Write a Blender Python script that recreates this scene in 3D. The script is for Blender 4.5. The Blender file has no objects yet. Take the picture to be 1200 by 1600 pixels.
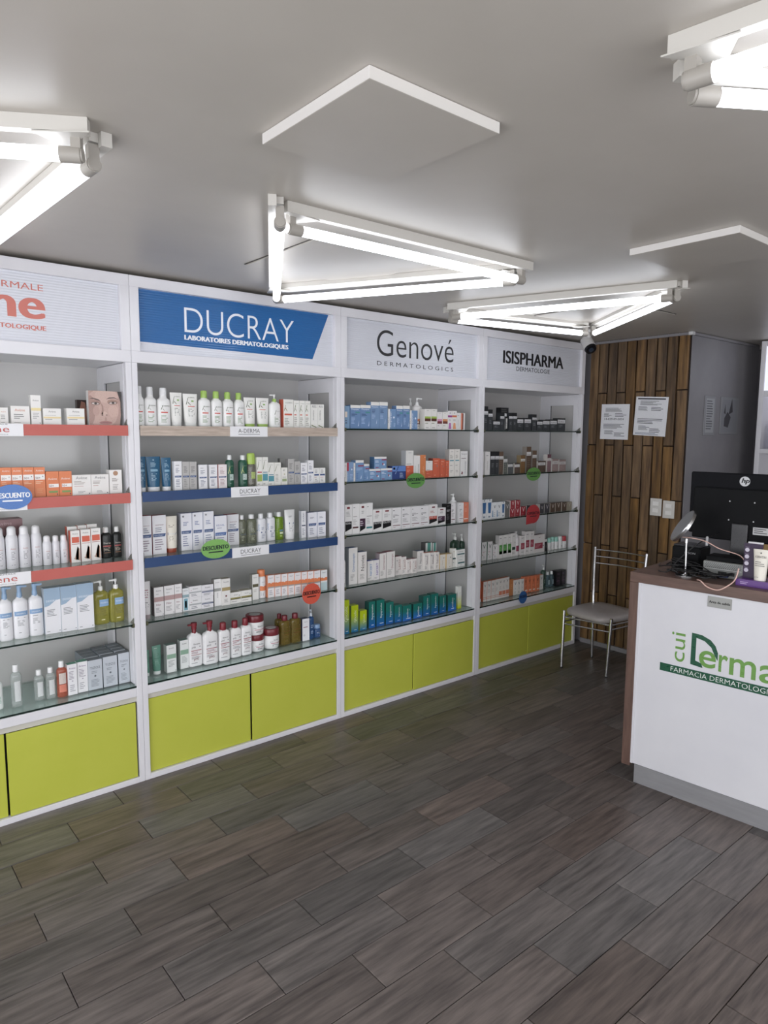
import bpy, math, random
from mathutils import Vector, Matrix
random.seed(7)
C = bpy.context.scene.collection
sc = bpy.context.scene

# ---------------------------------------------------------------- camera, world, exposure
CAM_H = 1.7
F_PX, PITCH, ROLL, YAW = 1075.16, 0.1141, -0.00686, -0.69693
def cam_matrix():
    cp, sp = math.cos(PITCH), math.sin(PITCH)
    Rr = Matrix(((math.cos(ROLL), -math.sin(ROLL), 0), (math.sin(ROLL), math.cos(ROLL), 0), (0, 0, 1)))
    M = Matrix(((1, 0, 0), (0, -sp, cp), (0, -cp, -sp)))
    R = Matrix.Rotation(YAW, 3, 'Z') @ M @ Rr
    r, d, f = R @ Vector((1, 0, 0)), R @ Vector((0, 1, 0)), R @ Vector((0, 0, 1))
    return Matrix(((r.x, -d.x, -f.x, 0), (r.y, -d.y, -f.y, 0), (r.z, -d.z, -f.z, CAM_H), (0, 0, 0, 1)))
cd = bpy.data.cameras.new('camera'); cam = bpy.data.objects.new('camera', cd); C.objects.link(cam)
cam.matrix_world = cam_matrix()
cd.lens = F_PX / 1600 * 36; cd.sensor_width = 36; cd.clip_start = .05
sc.camera = cam
w = bpy.data.worlds.new('world'); sc.world = w; w.use_nodes = True
bg = w.node_tree.nodes['Background']; bg.inputs[0].default_value = (.95, .96, 1, 1); bg.inputs[1].default_value = 3.5
pl = bpy.data.lights.new('daylight_portal', 'AREA'); pl.shape = 'RECTANGLE'; pl.size = 4.2; pl.size_y = 2.2
pl.cycles.is_portal = True
po = bpy.data.objects.new('daylight_portal', pl); C.objects.link(po)
po.location = (-1.5, .3, 1.1); po.rotation_euler = (0, -math.pi / 2, 0)
pl2 = bpy.data.lights.new('window_portal', 'AREA'); pl2.shape = 'RECTANGLE'; pl2.size = 4.2; pl2.size_y = 1.8; pl2.cycles.is_portal = True
po2 = bpy.data.objects.new('window_portal', pl2); C.objects.link(po2); po2.location = (1.3, -2.3, 1.35); po2.rotation_euler = (math.pi / 2, 0, 0)
vs = sc.view_settings; vs.view_transform = 'Standard'; vs.look = 'None'; vs.gamma = 1; vs.use_curve_mapping = False
vs.exposure = 0.08
sc.cycles.max_bounces = 8; sc.cycles.transparent_max_bounces = 16; sc.cycles.use_denoising = True
sc.cycles.sample_clamp_indirect = 6; sc.cycles.use_light_tree = True
TUBE = 5.6

# ---------------------------------------------------------------- materials
def lin(h):
    h = h.lstrip('#'); o = []
    for i in (0, 2, 4):
        c = int(h[i:i+2], 16) / 255; o.append(c / 12.92 if c <= .04045 else ((c + .055) / 1.055) ** 2.4)
    return (*o, 1)
def newmat(name):
    m = bpy.data.materials.new(name); m.use_nodes = True; nt = m.node_tree
    return m, nt, nt.nodes['Principled BSDF']
def N(nt, t, **k):
    n = nt.nodes.new(t)
    for a, b in k.items(): setattr(n, a, b)
    return n
def facing_fac(nt):
    lw = N(nt, 'ShaderNodeLayerWeight'); lw.inputs[0].default_value = .5
    p = N(nt, 'ShaderNodeMath', operation='POWER'); p.inputs[1].default_value = 4
    nt.links.new(lw.outputs['Facing'], p.inputs[0])
    a = N(nt, 'ShaderNodeMath', operation='MULTIPLY_ADD'); a.inputs[1].default_value = .9; a.inputs[2].default_value = .045
    nt.links.new(p.outputs[0], a.inputs[0]); return a
_m = {}
FIN = {'card': .42, 'plas': .28, 'matt': .8, 'gloss': .12}
def M(hexc, fin='card'):
    k = (hexc, fin)
    if k in _m: return _m[k]
    raw = hexc
    m, nt, b = newmat(fin + '_' + hexc)
    col = lin(hexc)
    if fin in ('card', 'plas'):
        y = .3*col[0]+.59*col[1]+.11*col[2]; col = tuple(c*.80+y*.20 for c in col[:3])+(1,)
    if fin == 'emit':
        b.inputs['Emission Color'].default_value = col; b.inputs['Emission Strength'].default_value = TUBE
        b.inputs['Base Color'].default_value = (.8, .8, .8, 1)
        _m[k] = m; return m
    if fin == 'clear':
        out = nt.nodes['Material Output']; nt.nodes.remove(b)
        tr = N(nt, 'ShaderNodeBsdfTransparent'); tr.inputs[0].default_value = tuple(min(1, x) ** .55 for x in col[:3]) + (1,)
        gl = N(nt, 'ShaderNodeBsdfGlossy'); gl.inputs['Roughness'].default_value = .08
        df = N(nt, 'ShaderNodeBsdfDiffuse'); df.inputs[0].default_value = col
        fr = facing_fac(nt)
        m1 = N(nt, 'ShaderNodeMixShader'); m1.inputs[0].default_value = .28
        m2 = N(nt, 'ShaderNodeMixShader')
        nt.links.new(tr.outputs[0], m1.inputs[1]); nt.links.new(df.outputs[0], m1.inputs[2])
        nt.links.new(fr.outputs[0], m2.inputs[0]); nt.links.new(m1.outputs[0], m2.inputs[1]); nt.links.new(gl.outputs[0], m2.inputs[2])
        nt.links.new(m2.outputs[0], out.inputs[0]); _m[k] = m; return m
    if fin == 'metal':
        b.inputs['Metallic'].default_value = 1; b.inputs['Roughness'].default_value = .22
        b.inputs['Base Color'].default_value = col; _m[k] = m; return m
    nz = N(nt, 'ShaderNodeTexNoise'); nz.inputs['Scale'].default_value = 30
    mp = N(nt, 'ShaderNodeMapRange'); mp.inputs[3].default_value = FIN[fin] - .06; mp.inputs[4].default_value = FIN[fin] + .08
    nt.links.new(nz.outputs[0], mp.inputs[0]); nt.links.new(mp.outputs[0], b.inputs['Roughness'])
    b.inputs['Base Color'].default_value = col
    _m[k] = m; return m
def noise_mat(name, c1, c2, scale, rough, stretch=(1, 1, 1), bump=0, detail=4, r2=None, coord='Object', rand=0, randv=0, sat=(.75, 1.3)):
    m, nt, b = newmat(name)
    tc = N(nt, 'ShaderNodeTexCoord'); mp = N(nt, 'ShaderNodeMapping'); mp.inputs['Scale'].default_value = stretch
    nt.links.new(tc.outputs[coord], mp.inputs[0])
    nz = N(nt, 'ShaderNodeTexNoise'); nz.inputs['Scale'].default_value = scale; nz.inputs['Detail'].default_value = detail
    nz.inputs['Roughness'].default_value = .6
    if rand:
        oi = N(nt, 'ShaderNodeObjectInfo'); vm = N(nt, 'ShaderNodeVectorMath', operation='SCALE'); vm.inputs[0].default_value = (37, 53, 71)
        nt.links.new(oi.outputs['Random'], vm.inputs['Scale'])
        va = N(nt, 'ShaderNodeVectorMath', operation='ADD'); nt.links.new(mp.outputs[0], va.inputs[0]); nt.links.new(vm.outputs[0], va.inputs[1])
        nt.links.new(va.outputs[0], nz.inputs[0])
    else: nt.links.new(mp.outputs[0], nz.inputs[0])
    cr = N(nt, 'ShaderNodeValToRGB'); cr.color_ramp.elements[0].position = .3; cr.color_ramp.elements[1].position = .7
    cr.color_ramp.elements[0].color = lin(c1); cr.color_ramp.elements[1].color = lin(c2)
    nt.links.new(nz.outputs[0], cr.inputs[0])
    if randv:
        hs = N(nt, 'ShaderNodeHueSaturation'); mr = N(nt, 'ShaderNodeMapRange')
        mr.inputs[3].default_value = 1 - randv; mr.inputs[4].default_value = 1 + randv
        nt.links.new(oi.outputs['Random'], mr.inputs[0]); nt.links.new(mr.outputs[0], hs.inputs['Value'])
        m2 = N(nt, 'ShaderNodeMath', operation='MULTIPLY'); m2.inputs[1].default_value = 7.13; nt.links.new(oi.outputs['Random'], m2.inputs[0])
        m3 = N(nt, 'ShaderNodeMath', operation='FRACT'); nt.links.new(m2.outputs[0], m3.inputs[0])
        m4 = N(nt, 'ShaderNodeMapRange'); m4.inputs[3].default_value = sat[0]; m4.inputs[4].default_value = sat[1]; nt.links.new(m3.outputs[0], m4.inputs[0])
        nt.links.new(m4.outputs[0], hs.inputs['Saturation'])
        nt.links.new(cr.outputs[0], hs.inputs['Color']); nt.links.new(hs.outputs[0], b.inputs['Base Color'])
    else: nt.links.new(cr.outputs[0], b.inputs['Base Color'])
    if r2 is None: b.inputs['Roughness'].default_value = rough
    else:
        mr = N(nt, 'ShaderNodeMapRange'); mr.inputs[3].default_value = rough; mr.inputs[4].default_value = r2
        nt.links.new(nz.outputs[0], mr.inputs[0]); nt.links.new(mr.outputs[0], b.inputs['Roughness'])
    if bump:
        bp = N(nt, 'ShaderNodeBump'); bp.inputs['Strength'].default_value = bump; bp.inputs['Distance'].default_value = .01
        nt.links.new(nz.outputs[0], bp.inputs['Height']); nt.links.new(bp.outputs[0], b.inputs['Normal'])
    return m
CEIL = noise_mat('ceiling_paint', 'BAB4AC', 'C1BBB3', 2.5, .40, bump=.03)
WALLW = noise_mat('wall_paint', 'B8B8B6', 'C0C0BE', 2, .6, bump=.05)
GREYP = noise_mat('grey_wall_paint', '858387', '908E91', 3, .5, bump=.05)
LAM = noise_mat('white_laminate', 'E2E1E6', 'E9E8EC', 4, .28, bump=.02)
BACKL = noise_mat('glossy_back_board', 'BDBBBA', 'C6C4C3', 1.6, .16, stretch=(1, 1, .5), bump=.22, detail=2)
GREEN = noise_mat('lime_laminate', 'BDC34A', 'C2C750', 5, .38, bump=.02)
STRIPM = noise_mat('beige_strip', 'C9C6BD', 'D2CFC6', 6, .4)
GROUT = noise_mat('dark_grout', '2A2725', '37322F', 40, .85)
TILE = noise_mat('wood_look_tile', '453E3C', '766C67', 3.4, .30, stretch=(1.2, 13, 1), bump=.08, detail=8, r2=.5, rand=1, randv=.20, sat=(.4, 1.3))
PLANK = noise_mat('stained_pine', '3B291C', '88683F', 3.4, .5, stretch=(9, 9, .8), bump=.25, detail=6, rand=1, randv=.30, sat=(.8, 1.08))
BAND_R = noise_mat('coral_band', 'BF6158', 'C3665D', 8, .45)
BAND_B = noise_mat('navy_band', '24406E', '284674', 8, .4)
BAND_W = noise_mat('pale_wood_band', 'A8978A', 'CDBEB1', 14, .5, stretch=(.6, 1, 9))
WALNUT = noise_mat('walnut_laminate', '56423C', '72594F', 5, .4, stretch=(1, 8, 8))
WALNUTV = noise_mat('walnut_laminate_upright', '56423C', '72594F', 5, .4, stretch=(8, 8, 1))
CFRONT = noise_mat('counter_white', 'D8D8DE', 'DFDFE4', 3, .3, bump=.02)
KICK = noise_mat('brushed_grey_plinth', '87878A', '929295', 6, .4, stretch=(1, 1, 6))
CHROME = M('D2D2D4', 'metal')
SEAT = noise_mat('taupe_vinyl', 'A59F9C', 'AFA9A6', 20, .36, bump=.06)
BLACKP = noise_mat('black_plastic', '08090C', '0C0D10', 60, .6, bump=.04)
SCREENB = noise_mat('dark_screen_shell', '05060B', '090A11', 90, .6, bump=.03)
for m_ in (BLACKP, SCREENB): m_.node_tree.nodes['Principled BSDF'].inputs['Specular IOR Level'].default_value = .18
def sign_mat(name, hexc):
    m, nt, b = newmat(name); b.inputs['Base Color'].default_value = lin(hexc); b.inputs['Roughness'].default_value = .14
    tc = N(nt, 'ShaderNodeTexCoord'); wv = N(nt, 'ShaderNodeTexWave', wave_type='BANDS', bands_direction='Z')
    wv.inputs['Scale'].default_value = 28; nt.links.new(tc.outputs['Object'], wv.inputs[0])
    bp = N(nt, 'ShaderNodeBump'); bp.inputs['Strength'].default_value = .35; bp.inputs['Distance'].default_value = .004
    nt.links.new(wv.outputs[0], bp.inputs['Height']); nt.links.new(bp.outputs[0], b.inputs['Normal']); return m
SIGNW = sign_mat('ribbed_white_sheet', 'DCDEE6'); SIGNB = sign_mat('ribbed_blue_sheet', '336AA6')
def glass_mat():
    m, nt, b = newmat('shelf_glass'); nt.nodes.remove(b); out = nt.nodes['Material Output']
    tr = N(nt, 'ShaderNodeBsdfTransparent'); tr.inputs[0].default_value = (.90, .965, .94, 1)
    gl = N(nt, 'ShaderNodeBsdfGlossy'); gl.inputs['Roughness'].default_value = .01
    fr = facing_fac(nt); mx = N(nt, 'ShaderNodeMixShader')
    nt.links.new(fr.outputs[0], mx.inputs[0]); nt.links.new(tr.outputs[0], mx.inputs[1]); nt.links.new(gl.outputs[0], mx.inputs[2])
    nt.links.new(mx.outputs[0], out.inputs[0]); return m
GLASS = glass_mat(); GEDGE = M('06211A', 'gloss')
TUBEM = M('F2F6FF', 'emit')

# ---------------------------------------------------------------- geometry helpers
class Geo:
    def __init__(s): s.v = []; s.f = []; s.fm = []; s.sm = []; s.mats = []
    def mi(s, m):
        if m not in s.mats: s.mats.append(m)
        return s.mats.index(m)
    def add(s, vs, fs, m, smooth=False):
        o = len(s.v); s.v += [tuple(p) for p in vs]; k = s.mi(m)
        for f in fs: s.f.append(tuple(i + o for i in f)); s.fm.append(k); s.sm.append(smooth)
        return s
    def box(s, x0, y0, z0, x1, y1, z1, m, top=None, left=None):
        vs = [(x0, y0, z0), (x1, y0, z0), (x1, y1, z0), (x0, y1, z0), (x0, y0, z1), (x1, y0, z1), (x1, y1, z1), (x0, y1, z1)]
        s.add(vs, [(0, 3, 2, 1), (4, 5, 6, 7), (0, 1, 5, 4), (1, 2, 6, 5), (2, 3, 7, 6), (3, 0, 4, 7)], m)
        if top: s.fm[-5] = s.mi(top)
        if left: s.fm[-1] = s.mi(left); s.fm[-3] = s.mi(left)
        return s
    def bbox(s, x0, y0, z0, x1, y1, z1, m, b=.003):
        """box with chamfered edges"""
        cx, cy, cz = (x0+x1)/2, (y0+y1)/2, (z0+z1)/2; hx, hy, hz = (x1-x0)/2, (y1-y0)/2, (z1-z0)/2
        b = min(b, hx*.45, hy*.45, hz*.45); vs = []; idx = {}
        for sx in (-1, 1):
            for sy in (-1, 1):
                for sz in (-1, 1):
                    for a in range(3):
                        d = [hx-b, hy-b, hz-b]; d[a] = (hx, hy, hz)[a]
                        idx[(sx, sy, sz, a)] = len(vs); vs.append((cx+sx*d[0], cy+sy*d[1], cz+sz*d[2]))
        fs = []
        for a in range(3):
            o1, o2 = [(1, 2), (2, 0), (0, 1)][a]
            for sg in (-1, 1):
                q = []
                for p, r in ((-1, -1), (1, -1), (1, 1), (-1, 1)):
                    k = [0, 0, 0]; k[a] = sg; k[o1] = p; k[o2] = r; q.append(idx[(*k, a)])
                fs.append(tuple(q if sg > 0 else q[::-1]))
            for p in (-1, 1):
                for r in (-1, 1):
                    k1 = [0, 0, 0]; k1[o1] = p; k1[o2] = r; q = []
                    ka = list(k1); kb = list(k1); ka[a] = -1; kb[a] = 1
                    q = [idx[(*ka, o1)], idx[(*kb, o1)], idx[(*kb, o2)], idx[(*ka, o2)]]
                    fs.append(tuple(q if p*r < 0 else q[::-1]))
        for sx in (-1, 1):
            for sy in (-1, 1):
                for sz in (-1, 1):
                    q = [idx[(sx, sy, sz, 0)], idx[(sx, sy, sz, 1)], idx[(sx, sy, sz, 2)]]
                    fs.append(tuple(q if sx*sy*sz > 0 else q[::-1]))
        return s.add(vs, fs, m)
    def loft(s, rings, m, smooth=True, caps=True):
        """rings: lists of equal length, closed loops counter-clockwise from above"""
        n = len(rings[0]); vs = [p for r in rings for p in r]; fs = []
        for i in range(len(rings) - 1):
            for j in range(n):
                k = (j + 1) % n; fs.append((i*n+j, i*n+k, (i+1)*n+k, (i+1)*n+j))
        s.add(vs, fs, m, smooth)
        if caps: s.add(rings[0], [tuple(range(n))[::-1]], m); s.add(rings[-1], [tuple(range(n))], m)
        return s
    def lathe(s, prof, w, d, m, n=2.0, seg=16, cx=0, cy=0, z0=0, h=1, smooth=True):
        """prof: (z, r) or (z, rx, ry) fractions; superellipse cross-section of width w, depth d"""
        rings = []
        for p in prof:
            rx = p[1]; ry = p[2] if len(p) > 2 else p[1]; r = []
            for j in range(seg):
                t = 2*math.pi*(j+.5)/seg; c, q = math.cos(t), math.sin(t)
                r.append((cx + math.copysign(abs(c)**(2/n), c)*w/2*rx, cy + math.copysign(abs(q)**(2/n), q)*d/2*ry, z0 + p[0]*h))
            rings.append(r)
        return s.loft(rings, m, smooth)
    def cyl(s, p, q, r, m, seg=12, r2=None):
        p, q = Vector(p), Vector(q); a = (q-p).normalized(); u = a.orthogonal().normalized(); v = a.cross(u); r2 = r if r2 is None else r2
        R = [[p + (u*math.cos(t)+v*math.sin(t))*r for t in [2*math.pi*j/seg for j in range(seg)]],
             [q + (u*math.cos(t)+v*math.sin(t))*r2 for t in [2*math.pi*j/seg for j in range(seg)]]]
        return s.loft(R, m)
    def pipe(s, pts, r, m, seg=8, close=False):
        pts = [Vector(p) for p in pts]; rings = []; u = None
        for i, p in enumerate(pts):
            a = (pts[min(i+1, len(pts)-1)] - pts[max(i-1, 0)]).normalized()
            if u is None: u = a.orthogonal().normalized()
            u = (u - a*u.dot(a)).normalized(); v = a.cross(u)
            rings.append([p + (u*math.cos(2*math.pi*j/seg)+v*math.sin(2*math.pi*j/seg))*r for j in range(seg)])
        return s.loft(rings, m)
    def build(s, name, parent=None, loc=None, rotz=0):
        me = bpy.data.meshes.new(name); me.from_pydata(s.v, [], s.f)
        for m in s.mats: me.materials.append(m)
        me.polygons.foreach_set('material_index', s.fm); me.polygons.foreach_set('use_smooth', s.sm); me.update()
        o = bpy.data.objects.new(name, me); C.objects.link(o)
        if parent: o.parent = parent
        if loc: o.location = loc
        if rotz: o.rotation_euler = (0, 0, rotz)
        return o
def spline(pts, k=6):
    pts = [Vector(p) for p in pts]; P = [pts[0]] + pts + [pts[-1]]; out = []
    for i in range(1, len(P)-2):
        for j in range(k):
            t = j/k; a, b, c, d = P[i-1], P[i], P[i+1], P[i+2]
            out.append(.5*((2*b)+(c-a)*t+(2*a-5*b+4*c-d)*t*t+(3*b-a-3*c+d)*t**3))
    out.append(pts[-1]); return out
def thing(name, label, cat, loc=(0, 0, 0), rotz=0, group=None):
    o = bpy.data.objects.new(name, None); o.empty_display_size = .05; C.objects.link(o); o.location = loc; o.rotation_euler = (0, 0, rotz)
    return tag(o, label, cat, group)
def tag(o, label, cat, group=None):
    o['label'] = label; o['category'] = cat
    if group: o['group'] = group
    return o
def struct(o): o['kind'] = 'structure'; return o
_tx = {}
def text_geo(txt, offset=0.0, res=2):
    
    k = (txt, offset, res)
    if k in _tx: return _tx[k]
    cu = bpy.data.curves.new('t', 'FONT'); cu.body = txt; cu.resolution_u = res; cu.offset = offset; cu.fill_mode = 'FRONT'
    ob = bpy.data.objects.new('t', cu); C.objects.link(ob); dg = bpy.context.evaluated_depsgraph_get()
    me = bpy.data.meshes.new_from_object(ob.evaluated_get(dg))
    vs = [tuple(v.co[:2]) for v in me.vertices]; fs = [tuple(p.vertices) for p in me.polygons]
    bpy.data.objects.remove(ob); bpy.data.meshes.remove(me); bpy.data.curves.remove(cu)
    x0 = min(v[0] for v in vs); x1 = max(v[0] for v in vs); y0 = min(v[1] for v in vs); y1 = max(v[1] for v in vs)
    # orient faces to +z
    out = []
    for f in fs:
        a = sum(vs[f[i]][0]*vs[f[(i+1) % len(f)]][1]-vs[f[(i+1) % len(f)]][0]*vs[f[i]][1] for i in range(len(f)))
        out.append(f if a > 0 else f[::-1])
    _tx[k] = ([((x-x0)/(x1-x0), (y-y0)/(x1-x0)) for x, y in vs], out, (y1-y0)/(x1-x0)); return _tx[k]
class Print:
    """flat print laid just proud of a surface; mp(u, v, lift) maps metres along the face to a point"""
    def __init__(s, mp, curved=False): s.g = Geo(); s.mp = mp; s.n = 6 if curved else 1; s.k = 0
    def rect(s, u0, v0, u1, v1, m, lift=.0004):
        n = s.n if u1-u0 > .008 else 1; vs = []
        for i in range(n+1):
            u = u0+(u1-u0)*i/n; vs += [s.mp(u, v0, lift), s.mp(u, v1, lift)]
        s.g.add(vs, [(2*i, 2*i+2, 2*i+3, 2*i+1) for i in range(n)], m)
    def poly(s, pts, m, lift=.0006): s.g.add([s.mp(u, v, lift) for u, v in pts], [tuple(range(len(pts)))], m)
    def disc(s, u, v, r, m, lift=.0006, ry=None, n=20):
        s.poly([(u+r*math.cos(2*math.pi*i/n), v+(ry or r)*math.sin(2*math.pi*i/n)) for i in range(n)], m, lift)
    def text(s, txt, u0, u1, v, m, h=None, rot=False, lift=.0008, off=0.0, shear=0, bold=0):
        if bold:
            for k_ in range(-2, 3): s.text(txt, u0+bold*k_/2, u1+bold*k_/2, v+bold*.4*(k_ % 2), m, h, rot, lift+.00003*k_, off, shear)
            return
        vs, fs, asp = text_geo(txt, off, 8 if (h or 0) > .05 else 2); W = u1-u0; H = W*asp if h is None else h; k = H/asp
        if rot: pts = [(v - y*k, u0+x*W) for x, y in vs]      # reading upwards: u0..u1 runs along v axis, v is the base line in u
        else: pts = [(u0+x*W+shear*y*k, v+y*k) for x, y in vs]
        s.g.add([s.mp(a, b, lift) for a, b in pts], fs, m)
    def lines(s, u0, u1, v0, v1, n, m, rnd):
        for i in range(n):
            v = v1-(v1-v0)*(i+.5)/n; t = (v1-v0)/n*.2; e = u0+(u1-u0)*rnd.uniform(.55, 1)
            s.g.add([s.mp(u0, v-t, .0005), s.mp(e, v-t, .0005), s.mp(e, v+t, .0005), s.mp(u0, v+t, .0005)], [(0, 1, 2, 3)], m)

# ---------------------------------------------------------------- room shell
ZC = 2.42                       # ceiling
D, X0, W = 3.1975, 1.1654, 1.1854   # shelf fronts run along y = D, first seam at x = X0, unit width W
XB = 4.83                       # end wall
HT = 2.402
YW = 3.60
g = Geo(); g.box(-1.6, -2.3, -.06, 6.3, 3.72, -.007, GROUT)
floor = struct(g.build('floor'))
PITCHY, TY0 = .1745, .957
def tmesh(Lx):
    return Geo().bbox(-Lx/2+.0013, -PITCHY/2+.0013, -.010, Lx/2-.0013, PITCHY/2-.0013, 0, TILE, b=.0015)
tile_me = None
rest = Geo()
for r in range(-19, 16):
    yc = TY0 + PITCHY*(r+.5)
    st, pt = (.763, .498) if r % 2 else (.508, .5003)
    for n in range(-5, 12):
        x = st + pt*n
        xc = x + pt/2
        if xc > 6.2 or xc < -1.5 or yc > 3.66: continue
        if -.1 < x < 4.7 and (r >= -4 and r <= 12):
            if tile_me is None:
                o = tmesh(.499).build('tile', floor, (xc, yc, 0)); tile_me = o.data
            else:
                o = bpy.data.objects.new('tile', tile_me); C.objects.link(o); o.parent = floor; o.location = (xc, yc, 0)
            o.location.z = random.uniform(-.0007, .0)
            o.scale.x = pt/.499
        else: rest.box(x+.0015, yc-PITCHY/2+.0015, -.010, x+pt-.0015, yc+PITCHY/2-.0015, 0, TILE)
o = rest.build('tile_field', floor); o['kind'] = 'stuff'
g = Geo(); g.box(-1.6, -2.3, ZC, 6.3, 3.72, ZC+.08, CEIL); ceiling = struct(g.build('ceiling'))
DARKS = M('4A4744', 'matt')
for i, (x, y) in enumerate([(1.50, 2.15), (3.45, 2.12), (-.34, 2.1)]):
    q = Geo(); q.box(x, y, ZC-.0025, x+.592, y+.592, ZC, DARKS); q.box(x+.005, y+.005, ZC-.006, x+.587, y+.587, ZC, CEIL)
    q.build('hatch', ceiling)
struct(Geo().box(-1.6, YW, 0, XB, YW+.1, ZC, WALLW).build('wall_shelf_side'))
ow = Geo()
for x0_, x1_, z0, z1 in [(-1.6, -.8, 0, ZC), (3.4, 6.3, 0, ZC), (-.8, 3.4, 0, .45), (-.8, 3.4, 2.25, ZC)]: ow.box(x0_, -2.4, z0, x1_, -2.3, z1, WALLW)
struct(ow.build('wall_opposite'))
fr = Geo(); fr.box(-1.65, -2.3, 2.2, -1.5, 3.6, ZC, WALLW); fr.box(-1.65, 2.5, 0, -1.5, 3.6, 2.2, WALLW); fr.box(-1.65, -2.3, 0, -1.5, -1.9, 2.2, WALLW)
struct(fr.build('wall_street'))
struct(Geo().box(XB, 2.405, 0, 5.95, 3.7, ZC, GREYP).build('wall_grey_block'))
struct(Geo().box(6.2, -2.3, 0, 6.3, 3.7, ZC, GREYP).build('wall_far'))
# timber cladding on the end wall
wall = struct(Geo().box(XB-.012, 2.408, .10, XB, 3.205, ZC, M('241812', 'matt')).build('wall_back'))
pm = {}
cols = 10; pw = (3.205-2.408)/cols
for c in range(cols):
    y1 = 3.205 - c*pw; lv = [.035, .44, 1.225, 2.02, 2.44] if c % 2 else [.035, .83, 1.62, 2.44]
    for a, b in zip(lv[:-1], lv[1:]):
        th = random.choice([.016, .020, .024, .020])
        o = Geo().bbox(-th, -pw/2+.0055, .004, 0, pw/2-.0055, b-a-.004, PLANK, b=.0015).build('plank', wall, (XB-.0122, y1-pw/2, a))
tr = struct(Geo().box(XB-.03, 2.40, 0, XB, 3.2, .035, GREYP).build('baseboard_back'))
t = Geo(); t.box(XB-.045, 2.395, ZC-.022, XB-.02, 3.3, ZC-.004, GREYP); t.box(XB-.045, 2.385, ZC-.022, 5.9, 2.405, ZC-.004, GREYP)
t.box(XB-.05, 2.38, ZC-.024, XB-.015, 2.41, ZC-.002, M('D8D8D8'))
struct(t.build('trim_1'))

# square raised ceiling boards
for x, y, s1, lab in [(.900, 1.129, .387, 'square raised white board on ceiling nearer the camera'), (2.514, 1.107, .42, 'square raised white board on ceiling nearer the timber wall')]:
    q = Geo().bbox(x, y, ZC-.026, x+s1, y+.415, ZC-.0005, CEIL, b=.0012)
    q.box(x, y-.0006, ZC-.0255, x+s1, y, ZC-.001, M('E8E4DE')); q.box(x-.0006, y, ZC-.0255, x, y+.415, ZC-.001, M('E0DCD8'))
    tag(q.build('ceiling_board'), lab, 'panel', 'raised boards on the ceiling')

# ---------------------------------------------------------------- triangular tube lamps
BATT = M('CFCBC3'); SOCK = M('A8A299'); 
def lamp(segs, lab):
    segs = [tuple((p[0]*.954, p[1]*.954) for p in s_) for s_ in segs]
    cx = sum(p[0]+q[0] for p, q in segs)/6; cy = sum(p[1]+q[1] for p, q in segs)/6
    root = thing('triangle_lamp', lab, 'lamp', (cx, cy, ZC), 0, 'triangular tube lamps on the ceiling')
    cen = Vector((0, 0, 0)); zt = 2.347-ZC
    for p, q in segs:
        a = Vector((p[0]-cx, p[1]-cy, 0)); b = Vector((q[0]-cx, q[1]-cy, 0)); d = (b-a).normalized(); n = Vector((-d.y, d.x, 0))
        out = n if (a+b).dot(n) > 0 else -n
        # batten: slim channel shifted outward
        def bx(g, s0, s1, o0, o1, z0, z1, m):
            A = a+d*s0; B = b+d*s1; vs = []
            for z in (z0, z1):
                for P, o in ((A, o0), (B, o0), (B, o1), (A, o1)): vs.append((P.x+out.x*o, P.y+out.y*o, z))
            fs = [(0, 3, 2, 1), (4, 5, 6, 7), (0, 1, 5, 4), (1, 2, 6, 5), (2, 3, 7, 6), (3, 0, 4, 7)]
            if out.dot(n) < 0: fs = [f[::-1] for f in fs]
            g.add(vs, fs, m)
        q_ = Geo(); bx(q_, -.07, .07, .010, .036, -.034, -.0005, BATT); bx(q_, -.05, .05, -.012, .010, -.022, -.0005, BATT)
        q_.build('batten', root)
        q_ = Geo(); q_.cyl(a+Vector((0, 0, zt)), b+Vector((0, 0, zt)), .0165, TUBEM, 14); q_.build('tube', root)
        for P, s in ((a, -1), (b, 1)):
            k = Geo(); c0 = P+Vector((0, 0, zt)); k.cyl(c0-d*s*.002, c0+d*s*.045, .0185, SOCK, 14); k.cyl(c0+d*s*.045, c0+d*s*.05, .016, SOCK, 14)
            e = c0+d*s*.036
            R = [[(e.x+d.x*u*.011+n.x*w_*.013, e.y+d.y*u*.011+n.y*w_*.013, z) for u, w_ in ((-1, -1), (1, -1), (1, 1), (-1, 1))] for z in (zt, -.026)]
            k.loft(R, SOCK, False); k.build('socket', root)
    for i in range(3):
        p = Vector((segs[i][0][0]-cx, segs[i][0][1]-cy, 0)); d = p.normalized(); n = Vector((-d.y, d.x, 0))
        k = Geo(); A = [p+d*.09, p-d*.03+n*.055, p-d*.03-n*.055]
        k.loft([[(v.x, v.y, -.038) for v in A], [(v.x, v.y, -.035) for v in A]], BATT, False); k.build('corner_plate', root)
lamp([((1.335, 2.045), (2.445, 2.03)), ((2.455, 2.105), (1.93, 3.115)), ((1.885, 3.115), (1.25, 2.04))], 'triangle of three glowing tubes in front of the blue sign')
lamp([((2.98, 2.87), (3.335, 1.83)), ((3.39, 1.80), (4.11, 2.72)), ((4.05, 2.785), (3.06, 2.985))], 'triangle of three glowing tubes above the fourth cabinet by the camera')
lamp([((.531, 1.885), (-.44, 2.48)), ((-.44, 2.54), (.50, 3.10)), ((.565, 3.06), (.612, 1.945))], 'triangle of three glowing tubes above the coral-trimmed cabinet')
lamp([((1.356, .665), (1.50, -.40)), ((1.56, -.42), (2.40, .03)), ((2.37, .10), (1.455, .705))], 'triangle of three glowing tubes over the shop middle, near the plain ceiling board')

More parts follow.
